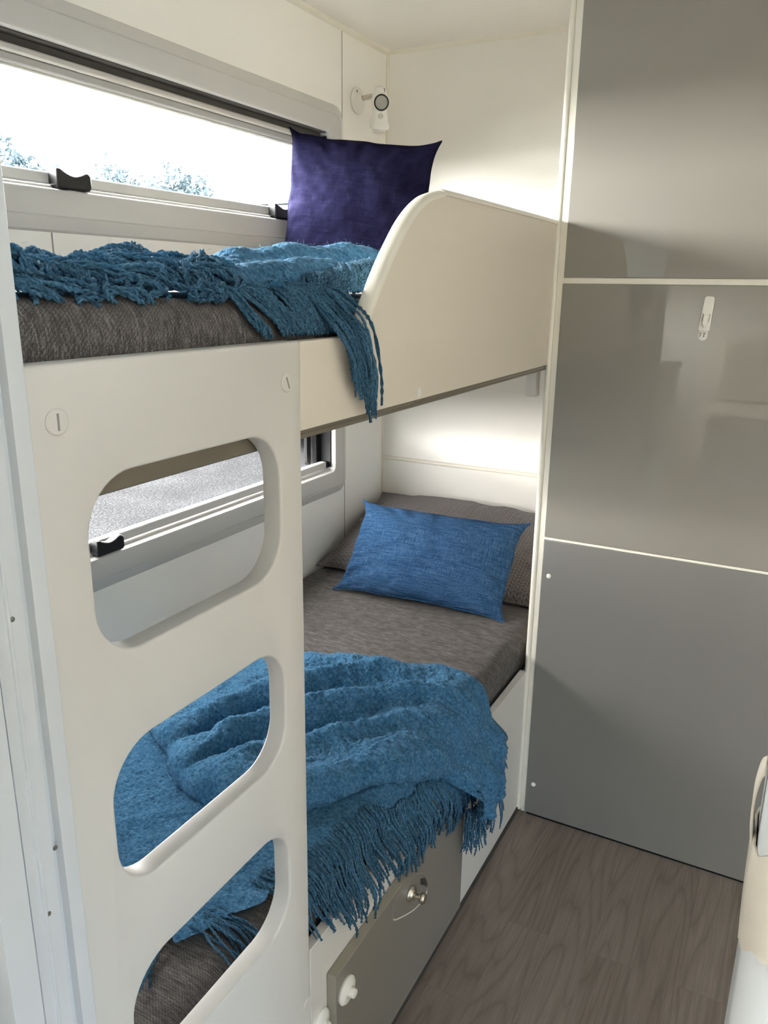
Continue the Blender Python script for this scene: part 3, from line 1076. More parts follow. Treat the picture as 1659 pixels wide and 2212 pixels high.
# inside the band: wrap the surface round a half circle of radius hB/2 that starts at depth wB
hh = np.where(inb, rB + rB * np.cos(th), hB)
hh = np.where(tail > 0, hh * (1 - tail) + hB * tail, hh)
sft = np.where(inb, (push + rB * np.sin(th) - (wB - dB) * 0.0) - push * 1.0 + 0.0, 0)
S2 = SB + OUT[..., 0] * (np.where(inb, -(wB * 0) + rB * np.sin(th) - 0.35 * push, 0)) * (1 - tail)
Y2 = YB_ + OUT[..., 1] * (np.where(inb, rB * np.sin(th) - 0.35 * push, 0)) * (1 - tail)
base = hA(np.clip(S2, 0.13, 0.80), Y2)
onA = ((Y2 > -1.74) & (Y2 < -0.97)).astype(float)
GB = bed(S2, Y2, base * 0.9 + hh)
nB = grid_normals(GB)
k_ = nB[100, 20, 2]
if k_ < 0:
    nB = -nB
PB = wool_texture(GB.reshape(-1, 3), nB.reshape(-1, 3), 0.0042, 115, 6)
FB = gridfaces(NB, NR, True)
capi = [i * NR for i in range(NB)]
FBl = FB.tolist() + [capi]
meB = meshdata('folded_layer', PB, FBl)
if sum(meB.polygons[i].normal.z for i in range(200, 5000, 97)) < 0:
    meB.flip_normals()
link('folded_layer', meB, M['wool'], throw, True, 0)


def strand_on_bed(s0, y0, ds, dy, length, h0, g, n=16, droop=0.0, lift=0.004):
    """a hanging strand that follows the bed surface from (s0,y0)."""
    t = np.linspace(0, 1, n)
    ln = math.hypot(ds, dy)
    ds, dy = ds / ln, dy / ln
    w1, w2 = g.uniform(-1, 1, 2)
    s = s0 + ds * length * t
    y = y0 + dy * length * t + (0.006 * w1 * np.sin(t * 3.0) + 0.003 * w2 * np.sin(t * 7 + w1 * 3)) * t
    h = h0 * (1 - t) + lift * t + 0.004 * np.sin(t * 6 + w2 * 3) * t + 0.002
    return bed(s, y, h)


g = np.random.default_rng(5)
paths, rad = [], []


def add_yarn(P, r):
    for q in yarn(P, r, g):
        paths.append(q)
        n = len(q)
        rr = np.full(n, r * 0.62)
        rr[-2:] *= 0.8
        rad.append(rr)


y = -1.735
while y < -1.0:
    s0 = float(sA(y)) - 0.012
    drift = 0.10 * math.sin(y * 31) + g.normal(0, 0.10)
    if y < -1.618:
        y += 0.0048
        continue
    L = 0.086 + g.normal(0, 0.010)
    for k in range(2):
        add_yarn(strand_on_bed(s0 - 0.02 * k, y + g.normal(0, 0.002), 1, drift + g.normal(0, 0.05), L + g.normal(0, 0.006), 0.010 + 0.004 * k, g, 18, lift=g.uniform(0.002, 0.012)), 0.0023)
    y += 0.0048 + g.uniform(-0.0015, 0.0015)
# tail bottom and right-hand edge
tl = [p for p in range(NB) if LB[p, 0] > 0.80]
acc = 0
prev = None
for p in tl:
    if prev is not None:
        acc += np.linalg.norm(LB[p] - prev)
    prev = LB[p]
    if acc > 0.0042:
        acc = 0
        s0, y0 = LB[p]
        hbase = 0.024 + g.uniform(-0.006, 0.008)
        bottom = s0 > 0.855 and y0 < -0.925
        L = (0.098 if bottom else 0.075) + g.normal(0, 0.010)
        if bottom and -1.12 < y0:
            add_yarn(strand_on_bed(s0 - 0.012, y0, 1, g.normal(0.02, 0.10), L, hbase, g, 18, lift=hbase + g.normal(0, 0.006)), 0.0019)
            add_yarn(strand_on_bed(s0 - 0.012, y0 + 0.002, 1, g.normal(0.02, 0.12), L * g.uniform(0.8, 1.05), hbase - 0.004, g, 18, lift=hbase + g.normal(0, 0.006)), 0.0018)
for k in range(34):
    s0 = 0.735 + 0.155 * k / 33
    y0 = -0.928 - 0.012 * (k / 33) + g.normal(0, 0.003)
    L = 0.085 + g.normal(0, 0.012)
    out = strand_on_bed(s0, y0 - 0.006, 1, 0.42 + g.normal(0, 0.16), L, 0.020 + g.uniform(0, 0.01), g, 18, lift=0.022 + g.normal(0, 0.006))
    add_yarn(out, 0.0018)
# strands at the foot end of the throw
for k in range(20):
    s0 = g.uniform(0.40, 0.62)
    y0 = -1.742 + g.normal(0, 0.003)
    L = 0.085 + g.normal(0, 0.012)
    add_yarn(strand_on_bed(s0, y0, g.normal(0.55, 0.45), -1, L, 0.008, g, 18, lift=0.003 + g.uniform(0, 0.006)), 0.0019)
# a tassel bundle trailing over the mattress front near the ladder
for k in range(16):
    add_yarn(strand_on_bed(0.640 + g.normal(0, 0.006), -1.690 + g.normal(0, 0.010), 1, -0.10 + g.normal(0, 0.22), 0.082 + g.normal(0, 0.012), 0.012, g, 18, lift=0.004 + g.uniform(0, 0.008)), 0.0019)
v, f = tubes(paths, rad, 5)
fr = link('fringe', meshdata('fringe', v, f), M['yarn'], throw, True, 0)
fr['kind'] = 'stuff'
v1, f1 = fuzz(np.concatenate([PA, PB]), np.concatenate([nrm.reshape(-1, 3), nB.reshape(-1, 3)]), 12000, 0.010, 0.00030, 4)
fz = link('wool_fuzz', meshdata('wool_fuzz', v1, f1), M['yarn'], throw)
fz['kind'] = 'stuff'

# ------------------------------------------------------------------ upper throw
throw2 = empty('throw_blanket', (0.5, -1.6, ZU), 'blue wool throw bunched on the upper bunk with its fringe hanging over the guard board', 'throw blanket', 'blue wool throws')


def rolls(X, Y, defs):
    h = np.zeros(X.shape)
    for line, hs, wd in defs:
        L = spline(line, 26)
        d, fr = segdist(X, Y, L)
        hc = np.interp(fr, np.linspace(0, 1, len(hs)), hs)
        e = np.clip(1 - (d / wd) ** 2, 0, 1)
        h = np.maximum(h, hc * e ** 0.48)
    return h


ROLLS = [
    # (polyline in x,y; heights; half width): back fold, front fold, clump by the guard board, heaped fringe end
    ([(0.53, -1.565), (0.50, -1.44), (0.49, -1.30), (0.53, -1.16), (0.585, -1.07)], (0.030, 0.052, 0.072, 0.077, 0.062), 0.072),
    ([(0.625, -1.655), (0.615, -1.55), (0.605, -1.44), (0.600, -1.33), (0.615, -1.25)], (0.022, 0.034, 0.045, 0.046, 0.036), 0.052),
    ([(0.660, -1.44), (0.660, -1.36), (0.665, -1.28), (0.655, -1.20)], (0.020, 0.036, 0.050, 0.056), 0.050),
    ([(0.58, -1.70), (0.545, -1.64), (0.52, -1.58)], (0.026, 0.040, 0.030), 0.060),
    ([(0.60, -1.95), (0.60, -1.86), (0.595, -1.78), (0.60, -1.70)], (0.026, 0.020, 0.020, 0.022), 0.085),
    ([(0.45, -1.95), (0.46, -1.80), (0.47, -1.66)], (0.022, 0.022, 0.026), 0.09),
    ([(0.655, -1.955), (0.655, -1.93)], (0.034, 0.028), 0.045),
]


def hU(x, y):
    h = rolls(x, y, ROLLS)
    lump = 0.010 * fbm(x, y, 16, 3, 41)
    h = h + np.where(h > 0.004, lump * np.clip(h / 0.03, 0, 1), 0)
    return h


nx, ny = 190, 330
xs = np.linspace(0.360, 0.706, nx)
ys = np.linspace(-1.966, -1.045, ny)
XX, YY = np.meshgrid(xs, ys, indexing='ij')
# wavy outer boundary
HH = hU(XX, YY)
edge = np.minimum.reduce([XX - 0.360, 0.706 - XX, YY + 1.966, -1.045 - YY])
HH = HH * np.clip((0.709 - XX) / 0.022, 0, 1) ** 0.5
HH = np.where(HH > 0.003, HH, 0.003)
ZZ = ZU + HH + 0.002
mask = HH > 0.0035
GU = np.stack([np.minimum(XX + 0.40 * HH * np.clip((0.70 - XX) / 0.06, 0, 1), 0.716), YY, ZZ], -1)
nU = grid_normals(GU)
if nU[5, 5, 2] < 0:
    nU = -nU
PU = wool_texture(GU.reshape(-1, 3), nU.reshape(-1, 3), 0.0020, 160, 9)
FU = gridfaces(nx, ny)
mk = mask.reshape(-1)
FU = FU[mk[FU].all(1)]
used = np.unique(FU)
remap = -np.ones(nx * ny, int)
remap[used] = np.arange(len(used))
meU = meshdata('blanket_body', PU[used], remap[FU])
if meU.polygons[0].normal.z < 0:
    meU.flip_normals()
link('blanket_body', meU, M['wool'], throw2, True, 0)

g = np.random.default_rng(12)
paths, rad = [], []


def top(x, y, off):
    """height of whatever a strand rests on: blanket heap, mattress edge, then the board top."""
    x = np.asarray(x, float)
    y = np.asarray(y, float)
    h = hU(np.minimum(x, 0.70), y) * np.clip((0.709 - np.minimum(x, 0.7085)) / 0.022, 0.0, 1) ** 0.5
    z = np.where(x < XM - 0.034, ZU + h, 0)
    a = np.clip((x - (XM - 0.034)) / 0.034, 0, 1)
    zz = ZU - 0.034 + 0.034 * np.sqrt(1 - a * a * 0.98) + h * (1 - a)
    return np.where(x < XM - 0.034, z, np.maximum(zz, 1.2405)) + off


def lie(p2, n, off, wob=0.004):
    """a strand lying on the heap along 2D control points."""
    P = spline(p2, n)
    t = np.linspace(0, 1, n)
    x = P[:, 0] + wob * np.sin(t * 9 + g.uniform(0, 6)) * t
    y = P[:, 1] + wob * np.sin(t * 7 + g.uniform(0, 6)) * t
    z = top(x, y, off + 0.004 * np.sin(t * math.pi) * g.uniform(0, 1.6))
    return np.stack([x, y, z], 1)


# fringe swept forward over the mattress front (tied bundles)
def over_edge(x0, y0, y1, drop, nstr, spread, xout=0.7665, boardtop=1.2405):
    for k in range(nstr):
        a = g.normal(0, spread)
        b = g.normal(0, spread)
        dr = drop * g.uniform(0.78, 1.08)
        ym = min(y0 + (y1 - y0) * 0.45, -1.482 + g.normal(0, 0.006)) if drop > 0.06 else y0 + (y1 - y0) * 0.45
        p = [(x0, y0 + a, float(top(x0, y0, 0.004))), (0.5 * (x0 + 0.70), y0 + (y1 - y0) * 0.22 + a, float(top(0.5 * (x0 + 0.70), y0 + (y1 - y0) * 0.22, 0.007)))]
        p.append((0.708 + g.normal(0, 0.002), ym + (a + b) / 2, ZU + 0.003 + g.uniform(0, 0.006)))
        zb = np.interp(ym, [-1.49, -1.452, -1.415, -1.377], [boardtop, 1.272, 1.318, 1.356]) if ym > -1.49 else boardtop
        if dr < 0.045:      # ends on the mattress front
            p.append((0.7285 + g.uniform(0, 0.004), y0 + (y1 - y0) * 0.75 + b, ZU - 0.022 - dr * 0.2))
            p.append((0.7300 + g.uniform(0, 0.004), y1 + b, max(ZU - 0.03 - dr, 1.2445)))
        else:
            p.append((0.734 + g.uniform(0, 0.004), ym + 0.006 + b * 0.8, zb + 0.022 + g.uniform(0, 0.006)))
            p.append((xout - 0.008 + g.uniform(0, 0.004), ym + (y1 - ym) * 0.30 + b, zb - 0.002 + g.uniform(0, 0.006)))
            p.append((xout + g.uniform(-0.003, 0.004), ym + (y1 - ym) * 0.72 + b * 1.1, zb - dr * 0.55))
            p.append((xout + g.uniform(-0.003, 0.004), y1 + b * 1.2 + g.normal(0, 0.003), zb - dr))
        P = spline(p, 30)
        t = np.linspace(0, 1, 30)
        P[:, 1] += 0.003 * np.sin(t * 11 + g.uniform(0, 6)) * t
        add_yarn(P, 0.0023)


for k in range(16):
    s = k / 15
    y0 = -1.72 + 0.20 * s + g.normal(0, 0.004)
    over_edge(0.668 - 0.004 * s, y0, y0 + 0.06 + 0.10 * s + g.normal(0, 0.012), max(0.004, 0.006 + 0.026 * s + g.normal(0, 0.006)), int(g.integers(4, 8)), 0.006)
for (x0, y0, y1, dr, n_) in ((0.668, -1.625, -1.570, 0.024, 7), (0.664, -1.600, -1.545, 0.036, 7), (0.664, -1.580, -1.530, 0.026, 6), (0.668, -1.565, -1.525, 0.046, 7), (0.668, -1.550, -1.508, 0.062, 7),
                             (0.660, -1.540, -1.508, 0.078, 6), (0.660, -1.522, -1.490, 0.094, 7), (0.660, -1.505, -1.476, 0.102, 7), (0.660, -1.492, -1.452, 0.100, 3)):
    over_edge(x0, y0, y1, dr, n_, 0.005, boardtop=1.2425)
# the fringe over the clump beside the guard board
for k in range(26):
    s = k / 25
    y0 = -1.30 - 0.16 * s
    for j in range(4):
        a = g.normal(0, 0.006)
        P = lie([(0.640, y0 + 0.03 + a), (0.668, y0 - 0.01 + a), (0.690, y0 - 0.035 + a), (0.700, y0 - 0.055 + a + g.normal(0, 0.01))], 22, 0.004)
        add_yarn(P, 0.0023)
# heaped tassels at the foot end: short knotted bundles in all directions
for k in range(120):
    x0, y0 = g.uniform(0.50, 0.700), g.uniform(-1.955, -1.60)
    if y0 > -1.70 and x0 < 0.52:
        continue
    ang = g.normal(0.15, 0.9) if k % 3 else g.uniform(0, 6.28)
    d = np.array((math.cos(ang), math.sin(ang) * 0.9))
    c = g.normal(0, 0.025, 2)
    L = g.uniform(0.045, 0.085)
    nst = int(g.integers(3, 6))
    lift = g.uniform(0.002, 0.008)
    for j in range(nst):
        o2 = g.normal(0, 0.0042, 2)
        p0 = np.array((x0, y0)) + o2
        p1 = p0 + d * L * 0.5 + c + g.normal(0, 0.003, 2)
        p2 = p0 + d * L + c * 0.4 + g.normal(0, 0.006, 2)
        pts = np.array([p0, p1, p2])
        pts[:, 0] = np.clip(pts[:, 0], 0.40, 0.710)
        pts[:, 1] = np.clip(pts[:, 1], -1.964, -1.50)
        P = lie(pts, 18, lift + g.uniform(-0.002, 0.004), 0.003)
        P[:, 2] += 0.009 * np.sin(np.linspace(0, math.pi, 18)) * g.uniform(0.1, 1)
        P[:, 0] = np.clip(P[:, 0], 0.3, 0.7135)
        P[:, 1] = np.clip(P[:, 1], -1.966, 0)
        add_yarn(P, 0.0023)
# looped skeins standing up behind
for (cx, cy, r, hz) in ((0.560, -1.685, 0.050, 0.020), (0.590, -1.735, 0.040, 0.012), (0.610, -1.80, 0.036, 0.010), (0.645, -1.935, 0.026, 0.014)):
    for k in range(16):
        a0 = g.uniform(-0.5, 0.5)
        off = g.normal(0, 0.010, 2)
        t = np.linspace(-1, 1, 20)
        x = cx + off[0] + t * r * math.cos(a0 + 0.9) * 0.6
        y = cy + off[1] + t * r * math.sin(a0 + 0.9)
        x = np.clip(x, 0.3, 0.718); y = np.clip(y, -1.964, 0)
        z = top(x, y, 0.003) + hz * (1 - t * t) * g.uniform(0.4, 1.0)
        add_yarn(np.stack([x, y, z], 1), 0.0023)
v, f = tubes(paths, rad, 5)
fr = link('fringe', meshdata('fringe', v, f), M['yarn'], throw2, True, 0)
fr['kind'] = 'stuff'
sel = used
v1, f1 = fuzz(PU[sel], nU.reshape(-1, 3)[sel], 4500, 0.010, 0.00028, 14)
allp = np.concatenate(paths)
nn = np.tile(np.array([[0, 0, 1.0]]), (len(allp), 1))
v2, f2 = fuzz(allp, nn, 6000, 0.008, 0.00026, 15)
fz = link('wool_fuzz', meshdata('wool_fuzz', np.concatenate([v1, v2]), np.concatenate([f1, f2 + len(v1)])), M['yarn'], throw2)
fz['kind'] = 'stuff'

# ------------------------------------------------------------------ reading lamp
lamp = empty('reading_lamp', (0.0, -0.185, 1.812), 'small white swivel reading lamp on the side wall in the corner over the upper bunk', 'lamp')
MB().prism(rrect(-0.221, -0.147, 1.776, 1.846, 0.034, 8), 'x', 0.0, 0.007).build('mounting_plate', M['plastic'], lamp, 0.003)
MB().lathe([(0.026, 0.006), (0.020, 0.014), (0.012, 0.018), (0.0, 0.019)], (0.0, -0.180, 1.806), (1, 0, 0)).build('plate_boss', M['plastic'], lamp)
MB().lathe([(0.003, 0.0), (0.003, 0.0012), (0.0, 0.0014)], (0.0075, -0.196, 1.834), (1, 0, 0), 14).build('plate_screw', M['screw'], lamp)
MB().lathe([(0.0072, 0.012), (0.0072, 0.050), (0.006, 0.054), (0.0, 0.055)], (0.002, -0.178, 1.817), (1, -0.10, 0.05)).build('swivel_arm', M['chrome'], lamp)
MB().lathe([(0.0045, 0.0), (0.0045, 0.022), (0.0, 0.023)], (0.047, -0.182, 1.8175), (1, -0.05, 0)).build('swivel_joint', M['black'], lamp)
hc = Vector((0.088, -0.205, 1.797))
ldir = Vector((0.62, -0.75, -0.25)).normalized()
MB().lathe([(0.0, -0.046), (0.012, -0.045), (0.020, -0.036), (0.0235, -0.020), (0.0240, 0.0), (0.0240, 0.014), (0.0225, 0.017), (0.0, 0.0172)], hc, ldir, 36).build('lamp_head', M['plastic'], lamp, angle=60)
MB().lathe([(0.0208, 0.0165), (0.0212, 0.0185), (0.0194, 0.0195), (0.0187, 0.0188), (0.0, 0.0187)], hc, ldir, 36).build('lens_ring', M['black'], lamp)
MB().lathe([(0.0186, 0.0187), (0.0, 0.0199)], hc, ldir, 36).build('lamp_lens', M['lens'], lamp)
sd = ldir.cross(Vector((0, 0, 1))).normalized()
top_c = hc + Vector((0, 0, 0.026)) - ldir * 0.012
MB().lathe([(0.0, 0.018), (0.012, 0.016), (0.019, 0.008), (0.021, -0.004), (0.021, -0.020)], hc + Vector((0, 0, 0.022)) - ldir * 0.008, (0, 0, 1)).build('lamp_cap', M['plastic'], lamp, angle=60)
for k in (-1, 0, 1):
    q = hc + Vector((0, 0, 0.030)) - ldir * 0.008 + sd * (-0.006 + k * 0.0042) + ldir * 0.0175
    MB().box(q.x - 0.0008, q.x + 0.0008, q.y - 0.0008, q.y + 0.0008, q.z - 0.006, q.z + 0.006).build('vent_slot', M['dkbrown'], lamp, smooth=False)
# lower switch body, flaring downward, with round foot
bc = hc - ldir * 0.012
lv, n = [], 24
V, F = [], []
for (z, rx, ry, e) in ((-0.012, 0.019, 0.017, 4), (-0.038, 0.022, 0.019, 4), (-0.062, 0.027, 0.022, 5), (-0.069, 0.026, 0.021, 5), (-0.072, 0.019, 0.015, 3)):
    for k in range(n):
        a = 2 * math.pi * k / n
        ca, sa = math.cos(a), math.sin(a)
        rr = 1 / ((abs(ca) ** e + abs(sa) ** e) ** (1 / e))
        p = bc + sd * (ca * rr * rx) + ldir * (sa * rr * ry) * 1.0 + Vector((0, 0, z))
        V.append(tuple(p))
for i in range(4):
    for k in range(n):
        F.append((i * n + k, i * n + (k + 1) % n, (i + 1) * n + (k + 1) % n, (i + 1) * n + k))
F += [tuple(range(n)), tuple(range(4 * n, 5 * n))[::-1]]
me = meshdata('switch_body', V, F)
bm = bmesh.new(); bm.from_mesh(me); bmesh.ops.recalc_face_normals(bm, faces=bm.faces); bm.to_mesh(me); bm.free()
link('switch_body', me, M['plastic'], lamp, True, 50)
MB().lathe([(0.019, 0.0), (0.019, 0.007), (0.016, 0.009), (0.0, 0.0095)], bc + Vector((0, 0, -0.071)), (0, 0, -1)).build('switch_button', M['plastic'], lamp)
q = bc + ldir * 0.0195 + Vector((0, 0, -0.036))
MB().lathe([(0.0075, 0.0), (0.006, 0.0022), (0.0, 0.003)], q, ldir, 20).build('switch_toggle', M['frame'], lamp)

# ------------------------------------------------------------------ grey wardrobe
YG = -0.6494
ward = empty('wardrobe', (1.5, YG, 0.006), 'tall built-in wardrobe with three glossy warm grey panels', 'wardrobe')
X1 = XR - 0.002
mb = MB()
mb.box(0.7575, X1, YG + 0.006, -0.02, 0.006, H - 0.002)
mb.build('carcass', M['trim'], ward, 0)
mb = MB()
mb.box(0.7575, 0.775, YG + 0.001, YG + 0.006, 0.016, H - 0.002)
mb.build('corner_stile', M['trim'], ward, 0.0008)
MB().prism([(0.7445, YG + 0.020), (0.7445, YG + 0.004), (0.7465, YG - 0.001), (0.7515, YG - 0.003), (0.7565, YG - 0.001), (0.7575, YG + 0.004), (0.7575, YG + 0.020)], 'z', 0.012, H - 0.002).build('corner_bead', M['trim'], ward, angle=70)
MB().box(0.772, X1, YG + 0.0005, YG + 0.006, 1.3100, 1.3225).build('divider_strip', M['trim'], ward, 0.0012)
MB().box(0.772, X1, YG - 0.0030, YG + 0.006, 0.7440, 0.7495).build('divider_strip', M['trim'], ward, 0.0012)
MB().box(0.772, X1, YG - 0.0005, YG + 0.006, 1.3225, H - 0.002).build('upper_panel', M['grey'], ward, 0.0008)
pm = MB().box(0.7705, X1, YG - 0.0005, YG + 0.006, 0.7500, 1.3100).build('middle_panel', M['grey'], ward, 0.0008)
pl = MB().box(0.7705, X1, YG - 0.0030, YG + 0.006, 0.0125, 0.7435).build('lower_panel', M['greylow'], ward, 0.0015)
MB().box(0.775, X1, YG + 0.001, YG + 0.006, 0.006, 0.0125).build('floor_gap', M['black'], ward, smooth=False)
for (x, z) in ((0.7885, 0.657), (0.789, 0.0985)):
    MB().lathe([(0.0058, 0.0), (0.0054, 0.002), (0.003, 0.0036), (0.0, 0.004)], (x, YG - 0.003, z), (0, -1, 0), 20).build('screw_cap', M['plastic'], pl)

# adhesive hook on the middle panel
hook = empty('wall_hook', (1.062, YG - 0.0006, 1.247), 'small white plastic adhesive hook on the middle grey wardrobe panel', 'hook', rot=(0, math.radians(4), 0))


def hk(poly, y0, y1, nm, mat, bev=0.001, par=None):
    o = MB()
    o.prism(poly, 'y', -y1, -y0)
    me = meshdata(nm, o.v, o.f)
    ob = link(nm, me, mat, par or hook, True, 40, local=True)
    if bev:
        m = ob.modifiers.new('bevel', 'BEVEL'); m.width = bev; m.segments = 3; m.limit_method = 'ANGLE'
    return ob


body = hk([(-0.0095, 0.040), (-0.006, 0.0425), (0.006, 0.0425), (0.0095, 0.040), (0.0110, -0.020), (0.0095, -0.0245), (-0.0095, -0.0245), (-0.0110, -0.020)], 0.0, 0.006, 'hook_body', M['plastic'], 0.0015)
hk([(-0.0042, 0.008), (0.0042, 0.008), (0.0050, -0.010), (0.0, -0.0165), (-0.0050, -0.010)], 0.006, 0.013, 'hook_prong', M['plastic'], 0.0015)
hk([(-0.0068, 0.010), (-0.0058, 0.010), (-0.0058, -0.006), (-0.0068, -0.006)], 0.0061, 0.0064, 'side_slot', M['ink'], 0, body)
hk([(0.0058, 0.010), (0.0068, 0.010), (0.0068, -0.006), (0.0058, -0.006)], 0.0061, 0.0064, 'side_slot', M['ink'], 0, body)
tabp = [(0.0088, -0.024)] + [(0.0088 * math.cos(a), -0.0335 - 0.0092 * math.sin(a)) for a in np.linspace(0, math.pi, 14)] + [(-0.0088, -0.024)]
tab = hk(tabp, 0.0, 0.0022, 'pull_tab', M['plastic'], 0.0005)
for (x0, z0, w_, h_) in ((-0.0050, -0.0285, 0.0036, 0.0018), (0.0022, -0.0285, 0.0042, 0.0022), (-0.0052, -0.0320, 0.0026, 0.0024), (0.0020, -0.0330, 0.0020, 0.0046), (-0.0054, -0.0352, 0.0022, 0.0016)):
    hk([(x0 - w_ / 2, z0 - h_ / 2), (x0 + w_ / 2, z0 - h_ / 2), (x0 + w_ / 2, z0 + h_ / 2), (x0 - w_ / 2, z0 + h_ / 2)], 0.0022, 0.0024, 'tab_print', M['ink'], 0, tab)

# ------------------------------------------------------------------ doorway: jamb at the left, folded concertina door at the right
XJ = 0.7655
jp = [(0.0, -1.9785), (XJ - 0.004, -1.9785), (XJ, -1.9815), (XJ, -1.9950), (XJ - 0.008, -1.9958), (XJ - 0.008, -2.0010), (XJ - 0.003, -2.0018),
      (XJ - 0.003, -2.0145), (XJ - 0.0005, -2.0155), (XJ - 0.0005, -2.0175), (XJ - 0.003, -2.0182), (XJ - 0.001, -2.0290), (XJ - 0.005, -2.0296), (XJ - 0.005, -2.0303), (XJ, -2.0308), (XJ, -2.0560), (XJ - 0.006, -2.0575),
      (0.0, -2.0575)]
jm = MB().prism(jp, 'z', 0.006, H).build('trim_6', M['jamb'], None, 0.0006, angle=30)
tag(jm, 'white painted door jamb with stepped edges beside the bunk ladder', 'door jamb', kind='structure')
for (y, z) in ((-2.0125, 1.062), (-2.0130, 0.800), (-2.0000, 0.855)):
    MB().lathe([(0.0022, 0.0), (0.0020, 0.0008), (0.0, 0.001)], (XJ - 0.0032, y, z), (1, 0, 0), 12).build('jamb_screw', M['screw'], jm)

door = empty('concertina_door', (1.30, -2.0, 0.006), 'white folding door pushed aside and tied at the right edge', 'door')
YF, YK = -2.030, -1.975
for k in range(5):
    x0 = 1.2605 + k * 0.020
    pts = [(x0 + 0.0095 - 0.0095 * math.cos(a), YF - 0.007 * math.sin(a)) for a in np.linspace(0, math.pi, 13)]
    pts += [(x0 + 0.0095 + 0.0095 * math.cos(a), YK + 0.007 * math.sin(a)) for a in np.linspace(0, math.pi, 9)]
    MB().prism(pts, 'z', 0.02, H - 0.03).build('fold', M['jamb'], door, 0.0006, angle=50)
MB().box(1.262, XR - 0.3, -1.985, -1.965, H - 0.03, H - 0.002).build('top_track', M['jamb'], door, 0.001)
# cloth strap wound once round the folds
sv, sf = [], []
NS = 72
ring2 = rrect(1.2598, 1.3612, YF - 0.0085, YK + 0.0085, 0.012, 17)
NS = len(ring2)
for i, (x, y) in enumerate(ring2):
    c0 = np.array((1.3105, -2.0025))
    nrm2 = np.array((x, y)) - c0
    nrm2 /= np.linalg.norm(nrm2)
    zc = 1.037 - 0.30 * (y + 2.0) + 0.0015 * math.sin(i * 0.7)
    for (dz, dr) in ((0.024, 0.0), (0.0245, 0.0012), (0.008, 0.0020), (-0.008, 0.0017), (-0.0245, 0.0012), (-0.024, 0.0)):
        sv.append((x + nrm2[0] * dr, y + nrm2[1] * dr, zc + dz))
for i in range(NS):
    for k in range(5):
        j = (i + 1) % NS
        sf.append((i * 6 + k, j * 6 + k, j * 6 + k + 1, i * 6 + k + 1))
me = meshdata('strap', sv, sf)
bm = bmesh.new(); bm.from_mesh(me); bmesh.ops.recalc_face_normals(bm, faces=bm.faces); bm.to_mesh(me); bm.free()
st = link('strap', me, M['strap'], door, True, 60)
st['label'] = 'beige cloth strap'
# loose end of the strap: a small loop standing off the fold
lp = spline([(1.2592, -2.005, 1.058), (1.2576, -2.004, 1.070), (1.2572, -2.003, 1.082), (1.2584, -2.002, 1.092), (1.2600, -2.001, 1.094)], 20)
v, f = [], []
for i, p in enumerate(lp):
    for dy in (-0.008, 0.008):
        v.append((p[0], p[1] + dy, p[2]))
for i in range(len(lp) - 1):
    f.append((i * 2, i * 2 + 1, i * 2 + 3, i * 2 + 2))
lo = link('strap_loop', meshdata('strap_loop', v, f), M['strap'], st, True, 60)
m = lo.modifiers.new('thick', 'SOLIDIFY'); m.thickness = 0.0012

# ------------------------------------------------------------------ behind the camera (seen only as reflections)
kt = empty('kitchen_bench', (0.3, -3.4, 0.006), 'white kitchen bench along the window side wall behind the viewer', 'kitchen bench')
MB().box(0.005, 0.56, -4.0, -2.35, 0.006, 0.86).build('cabinet_body', M['white'], kt, 0.002)
MB().box(0.005, 0.59, -4.02, -2.33, 0.86, 0.89).build('worktop', M['greylow'], kt, 0.003)
for k in range(3):
    for j in range(2):
        dd = MB().box(0.561, 0.577, -3.98 + k * 0.545, -3.45 + k * 0.545, 0.10 + j * 0.38, 0.46 + j * 0.38).build('cabinet_door', M['white'], kt, 0.002)
        MB().lathe([(0.009, 0), (0.007, 0.012), (0.011, 0.022), (0.0, 0.026)], (0.577, -3.50 + k * 0.545, 0.42 + j * 0.38), (1, 0, 0), 16).build('door_knob', M['chrome'], dd)
oc = empty('overhead_cupboard', (0.2, -3.4, 1.6), 'white overhead cupboard above the kitchen bench behind the viewer', 'cupboard')
MB().box(0.003, 0.32, -4.0, -2.35, 1.60, H - 0.003).build('cupboard_body', M['white'], oc, 0.002)
for k in range(3):
    MB().box(0.321, 0.337, -3.98 + k * 0.545, -3.45 + k * 0.545, 1.62, H - 0.02).build('cupboard_door', M['grey'], oc, 0.002)
so_ = empty('sofa', (1.2, -4.9, 0.006), 'pale upholstered lounge seat at the front end of the caravan behind the viewer', 'sofa')
MB().box(0.7, 2.2, -5.18, -4.55, 0.006, 0.42).build('seat_base', M['white'], so_, 0.004)
MB().box(0.7, 2.2, -5.16, -4.53, 0.42, 0.54).build('seat_cushion', M['strap'], so_, 0.03)
MB().box(0.7, 2.2, -5.19, -5.03, 0.54, 0.98).build('backrest', M['strap'], so_, 0.03)

# ------------------------------------------------------------------ outdoors
GZ = -0.62
M['concrete'] = plain('added_bounce_concrete', (0.17, 0.168, 0.16), 0.9, 0.1, vary=0.1, scale=1)  # unseen pale ground, added to bounce light up to wall and ceiling
cm = MB().box(-70, -7.2, -60, 60, GZ - 0.2, GZ + 0.02).build('added_bounce_ground', M['concrete'], smooth=False)
tag(cm, 'unseen pale ground beyond the asphalt, added to bounce daylight upwards', 'ground', kind='structure')
gm = MB().box(-7.2, 40, -50, 50, GZ - 0.2, GZ).build('ground', M['asphalt'], smooth=False)
tag(gm, 'pale speckled asphalt yard outside the windows', 'ground', kind='structure')


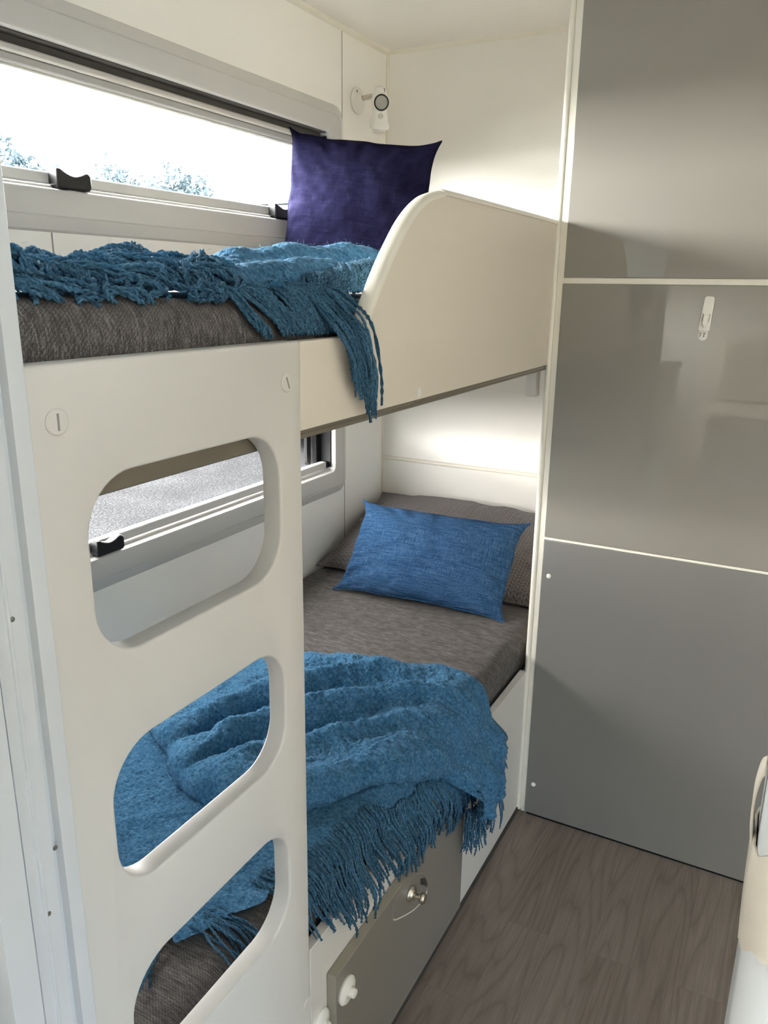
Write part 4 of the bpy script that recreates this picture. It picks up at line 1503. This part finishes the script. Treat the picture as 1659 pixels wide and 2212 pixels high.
def tree(x, y, h, r, label, seed):
    root = empty('tree', (x, y, GZ), label, 'tree', 'trees beyond the yard')
    MB().lathe([(0.22, 0.0), (0.17, h * 0.3), (0.12, h * 0.6), (0.04, h * 0.85)], (x, y, GZ), (0, 0, 1), 12).build('trunk', M['bark'], root)
    gg = np.random.default_rng(seed)
    n = 5200
    c = gg.normal(0, 1, (n, 3))
    c /= np.linalg.norm(c, axis=1)[:, None]
    c *= (gg.uniform(0.15, 1, n) ** 0.5)[:, None] * np.array((r, r, r * 0.8)) * (0.75 + 0.35 * np.sin(c[:, 0:1] * 5 + seed) * np.cos(c[:, 1:2] * 4))
    c += np.array((x, y, GZ + h * 0.66))
    a = gg.normal(0, 0.055, (n, 3))
    b = gg.normal(0, 0.055, (n, 3))
    V = np.stack([c - a, c + b * 0.6, c + a, c - b * 0.6], 1).reshape(-1, 3)
    link('crown', meshdata('crown', V, np.arange(n * 4).reshape(-1, 4)), M['leaf'], root)


for (x, y, h, r, sd_) in ((-20.5, 14.6, 7.3, 1.7, 1), (-20.0, 18.3, 7.0, 1.7, 2), (-20.5, 22.0, 7.7, 1.7, 3), (-21.0, 10.9, 6.8, 1.6, 5)):
    tree(x, y, h, r, 'pale green tree at the far side of the yard, bleached by glare', sd_)
shed = empty('garden_shed', (-15.0, 28.5, GZ), 'low blue grey shed far across the yard, seen beside the indigo cushion', 'shed')
MB().box(-20.6, -9.5, 27.0, 30.0, GZ, 4.55).build('shed_wall', M['car'], shed, 0)
MB().prism([(26.6, 4.55), (30.4, 4.55), (30.4, 4.70), (28.5, 5.15), (26.6, 4.70)], 'x', -21.0, -9.1).build('shed_roof', M['roofing'], shed, 0)
tl_ = empty('trailer', (-4.2, 6.0, GZ), 'white box trailer parked outside the lower window', 'trailer')
MB().box(-5.6, -3.3, 5.4, 7.0, GZ + 0.34, GZ + 1.5).build('trailer_body', M['car'], tl_, 0.03)
MB().box(-5.7, -3.2, 5.35, 5.40, GZ + 0.28, GZ + 0.40).build('trailer_bumper', M['roofing'], tl_, 0.01)
for x in (-3.7, -5.2):
    wh = MB().lathe([(0.18, -0.08), (0.28, -0.07), (0.30, -0.03), (0.30, 0.03), (0.28, 0.07), (0.18, 0.08)], (x, 5.6, GZ + 0.30), (0, 1, 0), 30).build('wheel', M['black'], tl_)
    MB().lathe([(0.17, 0.0), (0.15, 0.02), (0.0, 0.025)], (x, 5.52, GZ + 0.30), (0, -1, 0), 24).build('wheel_hub', M['car'], wh)
